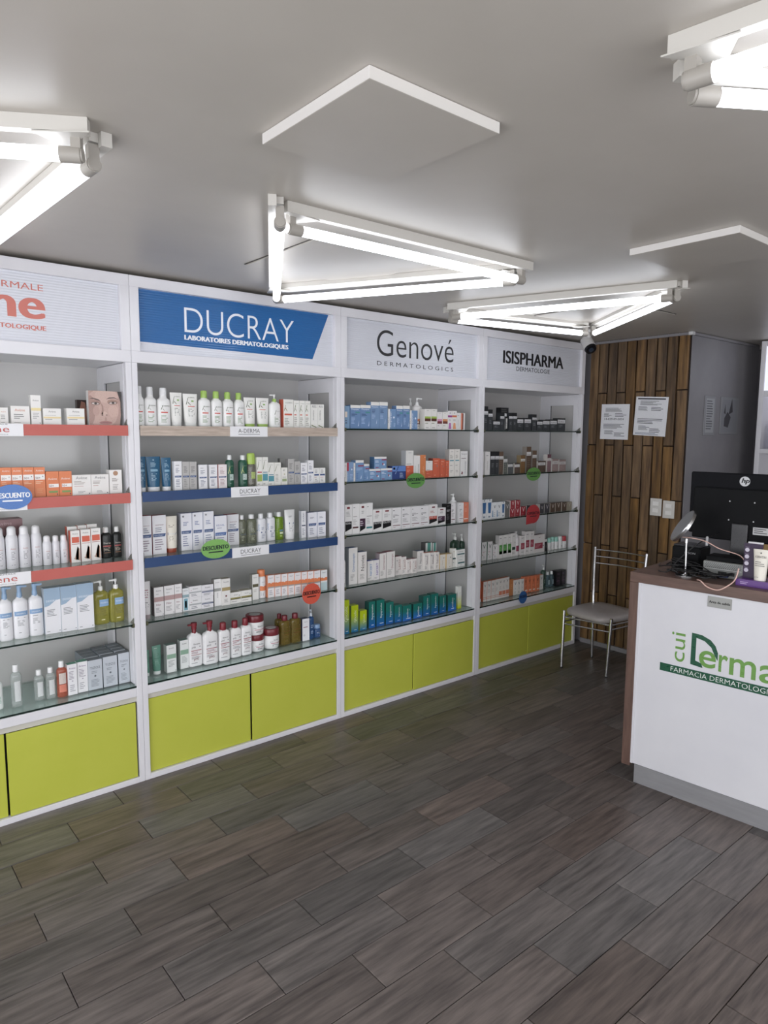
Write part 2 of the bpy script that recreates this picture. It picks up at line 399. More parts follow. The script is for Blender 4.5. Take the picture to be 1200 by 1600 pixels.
# security camera
t = thing('security_camera', 'white bullet security camera hanging from ceiling by timber wall', 'camera', (4.225, 2.845, ZC))
g = Geo(); g.cyl((0, 0, 0), (0, 0, -.018), .038, M('E4E2E0')); g.cyl((0, 0, -.018), (0, 0, -.06), .016, M('D8D6D4')); g.build('mount', t)
a = Vector((-.30, -.62, -.72)).normalized(); c = Vector((0, 0, -.095))
g = Geo(); g.cyl(c-a*.045, c+a*.045, .041, M('DAD8D6'), 18); g.build('housing', t)
g = Geo(); g.cyl(c+a*.045, c+a*.06, .042, M('15151A', 'gloss'), 18, .037); g.build('lens_hood', t)
g = Geo(); g.cyl(c+a*.06, c+a*.063, .017, M('303844', 'gloss'), 18); g.build('lens', t)

# ---------------------------------------------------------------- display cabinets
SHZ = [1.725, 1.415, 1.10, .79]
NAMEC = ['coral-trimmed', 'blue-trimmed', 'third', 'fourth']
def yp(y):  # print plane facing -y at y (local)
    return lambda u, v, l: (u, y-l, v)
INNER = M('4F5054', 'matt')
def cabinet(i, lab):
    xo = X0+(i-1)*W; root = thing('display_cabinet', lab, 'cabinet', (xo+W/2, D, 0), 0, 'shelving cabinets along the wall'); h = W/2; e = .0006
    for s in (-1, 1):
        g = Geo(); a, b = (-h+e, -h+.018) if s < 0 else (h-.018, h-e)
        g.box(a, .0302, 0, b, .402, HT, LAM, left=BACKL)
        # raised frame on the inner face round a sunk panel
        p, q = (b, b+.012) if s < 0 else (a-.012, a)
        for y0, y1, z0, z1 in [(.0302, .075, .49, 2.01), (.30, .395, .49, 2.01), (.075, .30, 1.93, 2.01)]: g.box(p, y0, z0, q, y1, z1, LAM)
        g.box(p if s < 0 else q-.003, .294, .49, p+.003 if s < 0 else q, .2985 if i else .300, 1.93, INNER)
        g.build('side_panel', root)
        a, b = (-h+e, -h+.027) if s < 0 else (h-.027, h-e)
        Geo().bbox(a, 0, 0, b, .03, 2.013, LAM, b=.0015).build('stile', root)
    Geo().box(-h+.018, .395, 0, h-.018, .402, HT, BACKL).build('back_panel', root)
    # header light box
    zb, zt = 2.013, HT; fw = .043
    g = Geo()
    for x0_, x1_, z0, z1 in [(-h+e, h-e, zb, 2.066), (-h+e, h-e, 2.352, zt), (-h+e, -h+fw, 2.066, 2.352), (h-fw, h-e, 2.066, 2.352)]:
        g.bbox(x0_, -.002, z0, x1_, .028, z1, LAM, b=.0015)
    g.box(-h+.018, .028, zb, h-.018, .395, zb+.018, LAM); g.box(-h+.018, .028, HT-.015, h-.018, .395, HT, LAM)
    g.build('header_frame', root)
    sp = Geo().box(-h+fw, .018, 2.066, h-fw, .022, 2.352, SIGNW).build('sign_panel', root)
    L0 = xo+W/2
    P = Print(yp(.018))
    if i == 0:
        c = M('D9705F'); X = lambda x: x-L0
        P.text('EAU THERMALE', X(.44), X(.81), 2.283, c, .026); P.text('Avène', X(.25), X(.808), 2.166, c, .122, bold=.007); P.text('LABORATOIRE DERMATOLOGIQUE', X(.332), X(.814), 2.117, c, .022, bold=.0012)
    if i == 1:
        X = lambda x: x-L0; wt = M('E9EEF6')
        P.poly([(X(1.209), 2.351), (X(1.209), 2.113), (X(2.17), 2.101), (X(2.278), 2.351)], SIGNB, .0004)
        P.text('DUCRAY', X(1.433), X(2.05), 2.176, wt, .118, off=-.012, lift=.001); P.text('LABORATOIRES DERMATOLOGIQUES', X(1.433), X(2.014), 2.137, wt, .026, lift=.001, bold=.0022)
    if i == 2:
        X = lambda x: x-L0; bk = M('1B1B20')
        P.text('Genové', X(2.628), X(3.272), 2.158, bk, .152, off=-.008); P.text('D E R M A T O L O G I C S', X(2.629), X(3.271), 2.101, bk, .025, off=0)
    if i == 3:
        X = lambda x: x-L0; bk = M('1B1B20')
        P.text('ISISPHARMA', X(3.766), X(4.456), 2.192, bk, .086, bold=.0045); P.text('DERMATOLOGIE', X(3.909), X(4.294), 2.146, bk, .031, off=0)
    P.g.build('lettering', sp)
    # base: rails, strip, sliding doors
    g = Geo(); g.bbox(-h+.027, .0, .434, h-.027, .03, .477, LAM, b=.0015); g.box(-h+.018, .03, .455, h-.018, .395, .476, LAM); g.build('ledge_rail', root)
    Geo().box(-h+.027, .014, .406, h-.027, .03, .434, STRIPM).build('filler_strip', root)
    Geo().bbox(-h+.027, .0, .0, h-.027, .03, .028, LAM, b=.0015).build('bottom_rail', root)
    Geo().box(-h+.027, .034, .028, h-.027, .037, .406, M('101010', 'matt')).build('door_recess', root)
    gap = .006 if i < 2 else .002
    Geo().bbox(-h+.029, .014, .030, -gap, .022, .404, GREEN, b=.001).build('door', root)
    Geo().bbox(gap*.3, .006 if i != 3 else .012, .030, h-.030 - (.004 if i == 0 else 0), .014 if i != 3 else .02, .404, GREEN, b=.001).build('door', root)
    lg = Geo(); lg.box(-h+.02, .004, .4785, h-.02, .39, .4865, GLASS); lg.box(-h+.0272, .002, .4787, h-.0272, .004, .4863, GEDGE); lg.build('ledge_glass', root)
    for r, z in enumerate(SHZ):
        g = Geo(); g.box(-h+.0285, .006, z-.0085, h-.0285, .30, z-.0005, GLASS); g.box(-h+.0285, .0035, z-.0083, h-.0285, .006, z-.0007, GEDGE)
        sh = g.build('shelf', root)
        for s in (-1, 1):
            q = Geo(); x = s*(h-.033); q.box(x-.005, .001, z-.016, x+.005, .035, z-.0088, M('3A3A34', 'gloss')); q.box(x-.005, -.003, z-.013, x+.005, .001, z+.004, M('55553F', 'gloss'))
            q.add([(x-.0015+s*.004, .004, z), (x-.0015+s*.004, .05, z), (x-.0015+s*.004, .004, z+.03), (x+.0015+s*.004, .004, z), (x+.0015+s*.004, .05, z), (x+.0015+s*.004, .004, z+.03)], [(0, 1, 2), (3, 5, 4), (0, 2, 5, 3), (1, 4, 5, 2), (0, 3, 4, 1)], M('B8B6B0', 'clear'))
            q.build('clamp', sh)
        if i < 2 and r < 3:
            m = BAND_R if i == 0 else (BAND_W if r == 0 else BAND_B)
            Geo().box(-h+.028, -.007, z-.045, h-.028, -.0042, z+.002, m).build('fascia_band', sh)
            pw_ = .128 if i == 0 else .108
            q = Geo(); q.box(-pw_, -.0095, z-.048, pw_, -.0072, z+.004, M('EDEDF0')); P = Print(yp(-.0095)); P.g = q
            if i == 0: P.text('Avène', -.075, .075, z-.032, M('C9483A'), .027); P.text('EAU THERMALE', -.07, .07, z-.002, M('777777'), .005); P.text('LABORATOIRE DERMATOLOGIQUE', -.07, .07, z-.043, M('777777'), .004)
            elif r == 0: P.text('A-DERMA', -.062, .062, z-.028, M('222222'), .020, off=-.008); P.rect(-.062, z-.037, .062, z-.035, M('333333'))
            else: P.text('DUCRAY', -.06, .06, z-.030, M('222222'), .022, off=-.008); P.rect(-.058, z-.039, .055, z-.037, M('333333'))
            q.build('brand_plate', sh)
cabinet(0, 'white display cabinet with coral shelf bands under an orange-lettered sign')
cabinet(1, 'white display cabinet with navy and pale wood shelf bands, blue sign')
cabinet(2, 'white display cabinet with plain glass shelves, thin black lettering on sign')
cabinet(3, 'white display cabinet with plain glass shelves, beside the timber wall')

# round promotion tags on the shelf edges
def promo(x, z, rx, rz, col, lab, txt='DESCUENTO', tc='10202A', leaf=False, two=True):
    g = Geo(); n = 36; y0, y1 = D-.0125, D-.0105; pts = []
    for i in range(n):
        t = 2*math.pi*i/n; c, s = math.cos(t), math.sin(t); pts.append((x+rx*c, z+rz*s))
    if leaf: pts = [p for p in pts if not (p[0] < x-.02 and p[1] < z-.01)]; pts.append((x-rx*1.02, z-rz*1.05)); pts.sort(key=lambda p: math.atan2(p[1]-z, p[0]-x))
    m = M(col, 'plas'); k = len(pts)
    g.loft([[(a, y0, b) for a, b in pts], [(a, y1, b) for a, b in pts]], m, False)
    if rz > .0: o = g.build('promotion_tag')
    P = Print(yp(y0)); P.text(txt, x-rx*.88, x+rx*.88, z-.004, M(tc), .021, bold=.0012)
    if two: P.rect(x-rx*.5, z-.019, x+rx*.5, z-.013, M(tc))
    P.g.build('lettering', o); return tag(o, lab, 'promotion tag', 'promotion tags clipped to shelf edges')
promo(.645, 1.425, .076, .052, '2F74C8', 'round blue promotion tag on the second coral shelf band', tc='F4F6FA')
o = promo(1.557, 1.112, .079, .049, '79BB4A', 'round green promotion tag on the lower navy shelf band')
promo(2.136, .795, .0615, .0597, 'E0471F', 'round red-orange promotion tag on glass edge below orange-banded cartons', tc='3A1208')
promo(2.926, 1.405, .078, .0475, '5C9E3C', 'round green promotion tag on glass edge of the third cabinet')
promo(4.104, 1.407, .082, .049, '5C9E3C', 'round green promotion tag on glass edge of the fourth cabinet')
promo(4.114, 1.11, .078, .070, 'C02531', 'leaf-shaped red promotion tag in the fourth cabinet', txt='OFERTA', leaf=True)
promo(4.024, .503-.012, .045, .0475, '2468B0', 'small round blue tag on the lowest ledge of the fourth cabinet', txt='DESCUENTO', tc='10305A', two=False)

# ---------------------------------------------------------------- papers and switches on the timber wall
def xpl(x, y0=0):   # plane facing -x; u runs along -y
    return lambda u, v, l: (x-l, y0-u, v)
rnd = random.Random(3)
XP = XB-.0385
def sheet(yt, zt, w_, h_, tilt, lab, head):
    o = Geo(); mp = xpl(0); 
    o.box(-.001, -w_, -h_, 0, 0, 0, M('E6E7EC', 'plas')); r = o.build('paper_notice', None, (XP, yt, zt)); r.rotation_euler = (tilt, 0, 0)
    P = Print(lambda u, v, l: (-.001-l, -u, v)); ink = M('55565C')
    for k, (a, b, c, d, n) in enumerate([(.15, .85, .10, .22, 5), (.10, .4, .25, .36, 4), (.5, .9, .25, .36, 3), (.1, .9, .55, .70, 4), (.15, .5, .74, .86, 4), (.5, .92, .80, .92, 3)]):
        P.lines(a*w_, b*w_, -d*h_, -c*h_, n, ink, rnd)
    if head: P.text('14-039-09-5834', .13*w_, .82*w_, -.45*h_, M('2A2A2E'), .016)
    else: P.rect(.06*w_, -.07*h_, .92*w_, -.035*h_, M('3E3E46')); P.lines(.06*w_, .95*w_, -.98*h_, -.92*h_, 2, M('5A6A8A'), rnd)
    P.g.build('print', r); return tag(r, lab, 'notice', 'paper notices taped to the timber wall')
sheet(3.08, 1.935, .240, .268, .02, 'white paper notice with a large number, taped nearer the cabinets', True)
sheet(2.79, 1.985, .255, .285, .05, 'white paper form with dark heading bar, taped nearer the corner', False)
for y, z, lab in [(2.634, 1.232, 'white double light switch, the one nearer the cabinets'), (2.534, 1.222, 'white double light switch, the one nearer the wall corner')]:
    t = thing('light_switch', lab, 'switch', (XP, y, z-.125), 0, 'double light switches on the timber wall')
    Geo().bbox(-.008, -.088, 0, 0, 0, .128, M('D9D6D0'), b=.002).build('plate', t)
    for zz in (.025, .075): Geo().bbox(-.012, -.066, zz, -.008, -.022, zz+.030, M('F0EEEA'), b=.003).build('rocker', t)
# framed papers on the grey side wall
def fp(x, z, w_, h_, lab, pic):
    t = thing('wall_notice', lab, 'notice', (x, 2.4045, z), 0, 'papers on the grey wall'); 
    Geo().bbox(0, -.006, 0, w_, 0, h_, M('8E8F94'), b=.002).build('sleeve', t); P = Print(lambda u, v, l: (u, -.006-l, v))
    P.rect(.02, .02, w_-.02, h_-.02, M('A6A8AC' if not pic else '8A8C92'))
    if pic:
        k = M('4C4A50'); P.poly([(.06, .06), (.13, .05), (.17, .13), (.11, .17), (.06, .12)], k, .001); P.poly([(.13, .15), (.2, .17), (.18, .27), (.15, .2)], k, .001); P.poly([(.05, .16), (.08, .15), (.07, .23)], k, .001)
    else: P.lines(.03, w_-.04, .04, h_-.03, 12, M('55565C'), rnd)
    P.g.build('print', t)
fp(5.06, 1.70, .17, .29, 'faint printed sheet in a plastic sleeve on grey wall', False)
fp(5.32, 1.71, .30, .28, 'faint picture sheet with dark blot on grey wall', True)

# ---------------------------------------------------------------- white shelf unit behind the counter
def lit_sign():
    m, nt, b = newmat('backlit_sign_sheet'); b.inputs['Base Color'].default_value = lin('DDE2F2')
    b.inputs['Emission Color'].default_value = lin('E4E8F6'); b.inputs['Emission Strength'].default_value = .75; return m
t = thing('shelf_unit', 'tall white open shelf unit standing behind the counter', 'shelf unit', (5.6, 2.25, 0))
g = Geo(); g.bbox(0, -.035, 0, .35, 0, 2.41, LAM); g.build('side_panel', t); g = Geo(); g.bbox(0, -1.2, 0, .35, -1.165, 2.41, LAM); g.build('side_panel', t)
Geo().box(.33, -1.165, 0, .35, -.035, 2.41, LAM).build('back_panel', t)
g = Geo(); g.bbox(0, -1.165, 2.37, .33, -.035, 2.41, LAM); g.build('top_board', t)
Geo().bbox(.004, -1.165, 1.995, .02, -.035, 2.04, LAM).build('header_rail', t); Geo().box(.012, -1.165, 2.04, .018, -.035, 2.37, lit_sign()).build('sign_panel', t)
for z in (1.60, 1.18, .76, .34): Geo().bbox(.002, -1.165, z-.035, .33, -.035, z, LAM).build('shelf', t)
g = Geo(); g.box(0, -.16, 0, .08, 0, .10, M('2A1E6E', 'plas')); g.box(-.0, -.16, .1002, .08, 0, .19, M('E9E7E2')); 
P = Print(lambda u, v, l: (-l, -u, v)); P.rect(.0, .045, .16, .075, M('6A62B0')); P.disc(.03, .16, .012, M('8A8A8A')); P.rect(0, .098, .16, .104, M('555577'))
o = g.build('carton', None, (5.63, 2.165, 1.60)); P.g.build('lettering', o); tag(o, 'white and indigo carton on the shelf unit behind the monitor', 'carton')
o = Geo(); o.lathe([(0, .3), (.1, .8), (.35, 1), (.7, .95), (.92, .6), (1, .2)], .17, .17, M('1E241E', 'matt'), n=2, seg=16, z0=0, h=.19); q = o.build('black_bag', None, (5.74, 2.10, 1.18)); tag(q, 'dark rounded bag on the shelf unit, behind the monitor top', 'bag')

# ---------------------------------------------------------------- counter
CF = Vector((3.016, 1.673, 0)); CA = math.radians(-84.49)
def CW(s, o, z=1.046):
    u = Vector((math.cos(CA), math.sin(CA), 0)); n = Vector((-u.y, u.x, 0)); p = CF+u*s+n*o; return (p.x, p.y, z)
ct = thing('counter', 'white sales counter with walnut edge, green lettering and grey plinth', 'counter', CF, CA)
LN = 1.35
Geo().bbox(-.066, -.004, .998, LN, .62, 1.046, WALNUT, b=.0015).build('worktop', ct)
Geo().bbox(-.066, -.004, .078, -.024, .60, .9975, WALNUTV, b=.0015).build('end_panel', ct)
g = Geo(); g.bbox(-.0235, .004, .094, LN-.02, .022, .9975, CFRONT, b=.001); g.box(-.0235, .0, .094, -.012, .004, .9975, CFRONT); front = g.build('front_panel', ct)
Geo().box(-.002, .002, 0, LN-.02, .02, .0935, KICK).build('plinth', ct)
Geo().bbox(LN-.02, 0, 0, LN, .6, .9975, CFRONT).build('end_panel', ct)
P = Print(lambda u, v, l: (u, .004-l, v)); LG, DG = M('66A032', 'plas'), M('04573A', 'plas')
P.rect(.097, .596, .97, .634, DG, .0006); P.text('FARMACIA DERMATOLOGICA', .148, .61, .604, M('EFF2EE'), .0225, lift=.0012, off=-.01)
P.text('cui', .657, .793, .208, LG, .062, rot=True)
P.poly([(.235, .658), (.290, .652), (.283, .672), (.256, .680), (.256, .786), (.235, .806)], DG, .0006)
P.poly([(.235, .806), (.256, .786), (.292, .778), (.322, .755), (.338, .722), (.352, .700), (.352, .735), (.34, .765), (.318, .788), (.28, .803)], DG, .0006)
P.text('e', .272, .345, .658, LG, .078, lift=.0012, off=.012); P.text('r', .357, .395, .654, LG, .078, off=.012); P.text('m', .402, .510, .652, LG, .078, off=.012); P.text('a', .523, .606, .650, LG, .079, off=.012)
P.g.build('logo', front)
o = Geo().box(.295, .0, .940, .396, .0035, .988, M('9FA09C', 'plas')); P = Print(lambda u, v, l: (u, -l, v)); P.g = o; P.text('Area de salida', .302, .390, .959, M('22221F'), .011, bold=.0006)
o.build('name_plate', ct)

def cth(name, lab, cat, s, o, z=1.0464, rz=0, grp=None): return thing(name, lab, cat, CW(s, o, z), CA+rz, grp)
# monitor seen from behind
t = cth('computer_monitor', 'black computer monitor seen from behind on the counter', 'monitor', .305, .38)
Geo().bbox(-.25, -.012, .170, .25, .012, .474, SCREENB, b=.006).build('screen_shell', t)
g = Geo(); g.bbox(-.225, -.032, .150, .225, -.012, .400, BLACKP, b=.008); hb = g.build('rear_housing', t)
g = Geo(); P = Print(lambda u, v, l: (u, -.032-l, v)); P.g = g
for a in (-.055, .055):
    for b in (.385-.045, .25): P.disc(a, b, .0035, M('B8B8BC'))
P.rect(.055, .19, .125, .225, M('C9CACB')); P.lines(.06, .12, .195, .222, 3, M('333333'), rnd)
g.build('lettering', hb)
g = Geo(); P = Print(lambda u, v, l: (u, -.012-l, v)); P.g = g; P.disc(0, .437, .0235, M('C9CACD', 'plas'), .0006); P.text('hp', -.0155, .0175, .423, M('0A0A0C'), .029, lift=.0012, shear=.25, bold=.0015); g.build('logo', t)
g = Geo(); g.bbox(-.036, -.05, .012, .036, -.033, .235, M('2A2A2E', 'plas'), b=.003); g.build('neck', t)
g = Geo(); g.bbox(-.13, -.06, 0, .13, .10, .012, BLACKP, b=.004); g.build('base', t)
# receipt printer
t = cth('receipt_printer', 'black receipt printer on the counter beside the round mirror', 'printer', .105, .22)
Geo().bbox(-.068, 0, 0, .068, .14, .116, BLACKP, b=.008).build('housing', t); Geo().bbox(-.064, .01, .1162, .064, .13, .122, M('2B2C31', 'plas'), b=.003).build('lid', t)
P = Print(lambda u, v, l: (u, -l, v)); P.text('EPSON', -.005, .045, .082, M('A8A8AC'), .009); P.g.build('lettering', t)
# mini computer with ports
t = cth('mini_computer', 'silver mini computer with perforated back under the monitor', 'computer', .30, .155)
Geo().bbox(-.088, 0, 0, .088, .15, .072, M('8E918E', 'plas'), b=.003).build('case', t); 
g = Geo(); P = Print(lambda u, v, l: (u, -l, v)); P.g = g
for r in range(4):
    for c_ in range(18): P.rect(-.078+c_*.0088+(r % 2)*.003, .044+r*.006, -.074+c_*.0088+(r % 2)*.003, .047+r*.006, M('3E403E'))
P.rect(-.08, .0385, .08, .0405, M('D4D6D4')); P.rect(-.02, .018, .018, .030, M('202020')); P.rect(-.014, .021, .012, .027, M('44444E')); P.rect(.034, .014, .052, .03, M('101010'))
g.build('port_panel', t)
Geo().bbox(-.03, -.022, .008, .03, -.0012, .018, M('26306A', 'plas')).build('plug', t)
o = Geo().bbox(-.085, 0, 0, .085, .10, .022, BLACKP, b=.003); tag(o.build('power_brick', None, CW(.30, .175, 1.0464+.0723), CA), 'flat black box lying on top of the silver mini computer', 'device')
# table mirror, edge on
t = cth('table_mirror', 'round chrome table mirror tilted on a thin stand', 'mirror', .158, .09)
g = Geo(); g.cyl((0, 0, 0), (0, 0, .004), .046, CHROME, 24); g.cyl((0, 0, .004), (0, 0, .010), .02, CHROME, 16, .008); g.build('base', t)
g = Geo(); g.cyl((0, 0, .008), (-.004, 0, .16), .0045, CHROME, 10); g.cyl((-.004, 0, .155), (-.004, 0, .175), .008, CHROME, 10); g.build('stem', t)
nv = Vector((-.70, -.46, .55)).normalized(); c = Vector((-.022, 0, .232))
g = Geo(); g.cyl(c-nv*.006, c+nv*.006, .084, CHROME, 32); g.build('rim', t)
g = Geo(); g.cyl(c+nv*.0062, c+nv*.0075, .077, M('E8EAEC', 'metal'), 32); g.build('mirror_glass', t)
g = Geo(); g.cyl(c-nv*.0075, c-nv*.0062, .074, M('7A706E', 'metal'), 32); g.cyl(c-nv*.02, c-nv*.0075, .012, CHROME, 16); g.build('pivot', t)
# cables
BLK = M('111114', 'plas')
def cable(pts, r, m, lab, grp=None):
    P_ = [CW(*p) for p in pts]; b = Vector(P_[0]); g = Geo().pipe(spline([Vector(p)-b for p in P_], 8), r, m)
    return tag(g.build('cable', None, b), lab, 'cable', grp)
Z0 = 1.0505
cable([(.225, .30, 1.235), (.20, .24, 1.215), (.155, .17, 1.17), (.10, .13, 1.10), (.07, .10, Z0), (.03, .09, Z0)], .0028, BLK, 'black cable running down from the monitor to the counter corner', 'black cables')
q = Geo(); q.cyl((0, 0, 0), (-.024, -.01, -.036), .006, M('C8C8CC', 'plas')); tag(q.build('cable_adapter', None, CW(.206, .205, 1.222)), 'short white cable adapter on the black cable', 'adapter')
cable([(-.05, .30, Z0), (.0, .17, Z0+.01), (.05, .12, Z0+.025), (.12, .125, Z0+.035), (.20, .14, Z0+.04), (.25, .14, Z0+.02), (.30, .12, Z0)], .0026, BLK, 'black cable lying across the counter behind the mirror', 'black cables')
rc = random.Random(11)
for k, lab in enumerate(['black cable in the tangle against the receipt printer', 'black cable in the tangle on the counter, nearest its front edge', 'black cable hanging across the receipt printer face', 'tangled black cable coiled round the mirror base', 'tangled black cable in front of the mini computer', 'tangled black cable beside the mini computer plug', 'looped black cable near the counter corner']):
    cs, co = [(.12, .14), (.24, .04), (.13, .17), (.16, .06), (.23, .08), (.30, .07), (.06, .13)][k]; pts = []
    for j in range(9): pts.append((cs+rc.uniform(-.07, .07), co+rc.uniform(-.035, .045), Z0+.002+.003*k+rc.uniform(0, .022)+(.03 if k == 2 else 0)))
    cable(pts, .0034, BLK, lab, 'black cables')
PK = M('E3B7A8', 'plas')
cable([(.125, .115, 1.222), (.17, .12, 1.222), (.23, .125, 1.212), (.29, .13, 1.185), (.37, .14, 1.165), (.40, .13, 1.14)], .0024, PK, 'pale pink cable stretched from the mirror past the monitor neck')
cable([(.24, .015, Z0), (.262, -.004, Z0), (.295, -.012, 1.03), (.34, -.012, 1.024), (.38, -.004, 1.05), (.395, .03, 1.075), (.40, .05, 1.12)], .003, PK, 'pale pink cable looping over the counter edge')
# purple product stand
t = cth('product_stand', 'purple cardboard product stand with a cream tube on counter', 'display stand', .48, .045)
g = Geo(); g.box(-.088, 0, 0, .14, .11, .03, M('5E2488', 'plas')); P = Print(lambda u, v, l: (u, -l, v)); P.g = g; P.lines(-.07, -.03, .008, .022, 2, M('B99AD2'), rnd); P.text('be', .045, .065, .009, M('E5DDF0'), .012); g.build('tray', t)
g = Geo(); g.box(-.075, .045, .03, .0, .05, .185, M('2E123E')); P = Print(lambda u, v, l: (u, .045-l, v)); P.g = g
for z in (.155, .125, .095, .065): P.disc(-.062, z, .009, M('CFC8DA')); P.rect(-.07, z+.011, -.054, z+.013, M('8E7FA0'))
g.box(-.06, .0445, .185, .0, .052, .192, M('D8D8DC')); g.build('back_card', t)
t2 = cth('squeeze_tube', 'cream squeeze tube standing upside down on the purple stand', 'tube', .48, .075, 1.0464+.0302)
g = Geo(); g.loft([[(.0+.026*math.cos(a)*k1, .0+k2*math.sin(a), z) for a in [2*math.pi*j/20 for j in range(20)]] for z, k1, k2 in [(0, .9, .018), (.03, .98, .017), (.09, 1.12, .009), (.135, 1.28, .0015)]], M('EDE7D8', 'plas')); b_ = g.build('body', t2)
P = Print(lambda u, v, l: (u, -.0185-l+.012*min(1, v/.12), v)); P.text('KERATIN', -.021, .021, .098, M('6A6660'), .010); P.lines(-.02, .018, .06, .085, 3, M('8A867E'), rnd); P.lines(-.02, .01, .012, .018, 1, M('8A867E'), rnd); P.disc(.0, .12, .003, M('5A5650')); P.g.build('lettering', b_)
o = Geo().box(0, 0, 0, .05, .03, .10, M('8E83B4', 'card')); tag(o.build('carton', None, CW(.532, .062, 1.0768), CA), 'lilac carton on the purple stand, beside the cream tube', 'carton')
o = Geo().box(0, 0, 0, .06, .05, .20, M('CFCFD4', 'card')); tag(o.build('carton', None, CW(.545, .16, 1.0464), CA), 'tall pale grey carton behind the purple stand', 'carton')
o = Geo().box(0, 0, 0, .11, .04, .165, M('C29A4E', 'card')); tag(o.build('carton', None, CW(.355, .50, 1.0464), CA), 'tan cardboard box behind the monitor neck', 'box')

# ---------------------------------------------------------------- chair
t = thing('side_chair', 'chrome side chair with taupe padded seat against timber wall', 'chair', (4.33, 2.75, 0))
o_ = Vector((4.33, 2.75, 0)); q = lambda x, y, z: Vector((x, y, z))-o_
FL, FR, BL, BR = (4.141, 2.908), (4.215, 2.585), (4.516, 2.900), (4.575, 2.545)
for (x, y), (tx, ty) in ((FL, (4.175, 2.925)), (FR, (4.235, 2.575))):
    g = Geo(); g.pipe([q(x, y, 0), q(x, y, .012)], .0105, M('26262A')); g.pipe([q(x, y, .008), q((x+tx)/2, (y+ty)/2, .21), q(tx, ty, .42)], .0115, CHROME, 12); g.build('leg', t)
for (x, y), top in ((BL, (4.615, 2.970)), (BR, (4.640, 2.560))):
    g = Geo(); g.pipe([q(x, y, 0), q(x, y, .012)], .0105, M('26262A')); g.pipe(spline([q(x, y, .008), q(x, y+.005, .40), q(x*.6+top[0]*.4, y*.5+top[1]*.5, .62), q(top[0], top[1], .84)], 5), .0115, CHROME, 12); g.build('leg', t)
LA, RA = (4.615, 2.970), (4.640, 2.560)
for z in (.822, .772, .722):
    k = (z-.40)/.44; a = q(4.525+.09*k, 2.905+.065*k, z); b = q(4.575+.065*k, 2.55+.01*k, z); m_ = (a+b)/2+Vector((.03, 0, 0))
    Geo().pipe(spline([a, (a*.65+b*.35)+Vector((.024, 0, 0)), (a*.35+b*.65)+Vector((.024, 0, 0)), b], 5), .006, CHROME).build('back_rail', t)
for a, b, z in [((4.165, 2.92), (4.23, 2.578), .325), ((4.165, 2.92), (4.52, 2.90), .34), ((4.23, 2.578), (4.575, 2.545), .34), ((4.175, 2.92), (4.235, 2.578), .372), ((4.18, 2.92), (4.52, 2.90), .372), ((4.23, 2.578), (4.575, 2.545), .372)]:
    Geo().pipe([q(*a, z), q(*b, z)], .006, CHROME).build('stretcher', t)
g = Geo(); rings = []
cen = Vector((4.405, 2.765, 0)); ang = math.radians(-6)
for z, k in [(.378, .90), (.386, .985), (.402, 1.0), (.416, .97), (.426, .86), (.431, .55)]:
    r = []
    for j in range(32):
        a = 2*math.pi*j/32; cx_, cy_ = math.cos(a), math.sin(a)
        x = math.copysign(abs(cx_)**.45, cx_)*.215*k; y = math.copysign(abs(cy_)**.45, cy_)*.208*k*(1-.07*(x/.215 < 0)*abs(x/.215))
        r.append(q(cen.x+x*math.cos(ang)-y*math.sin(ang), cen.y+x*math.sin(ang)+y*math.cos(ang), z))
    rings.append(r)
g.loft(rings, SEAT); g.build('seat', t)

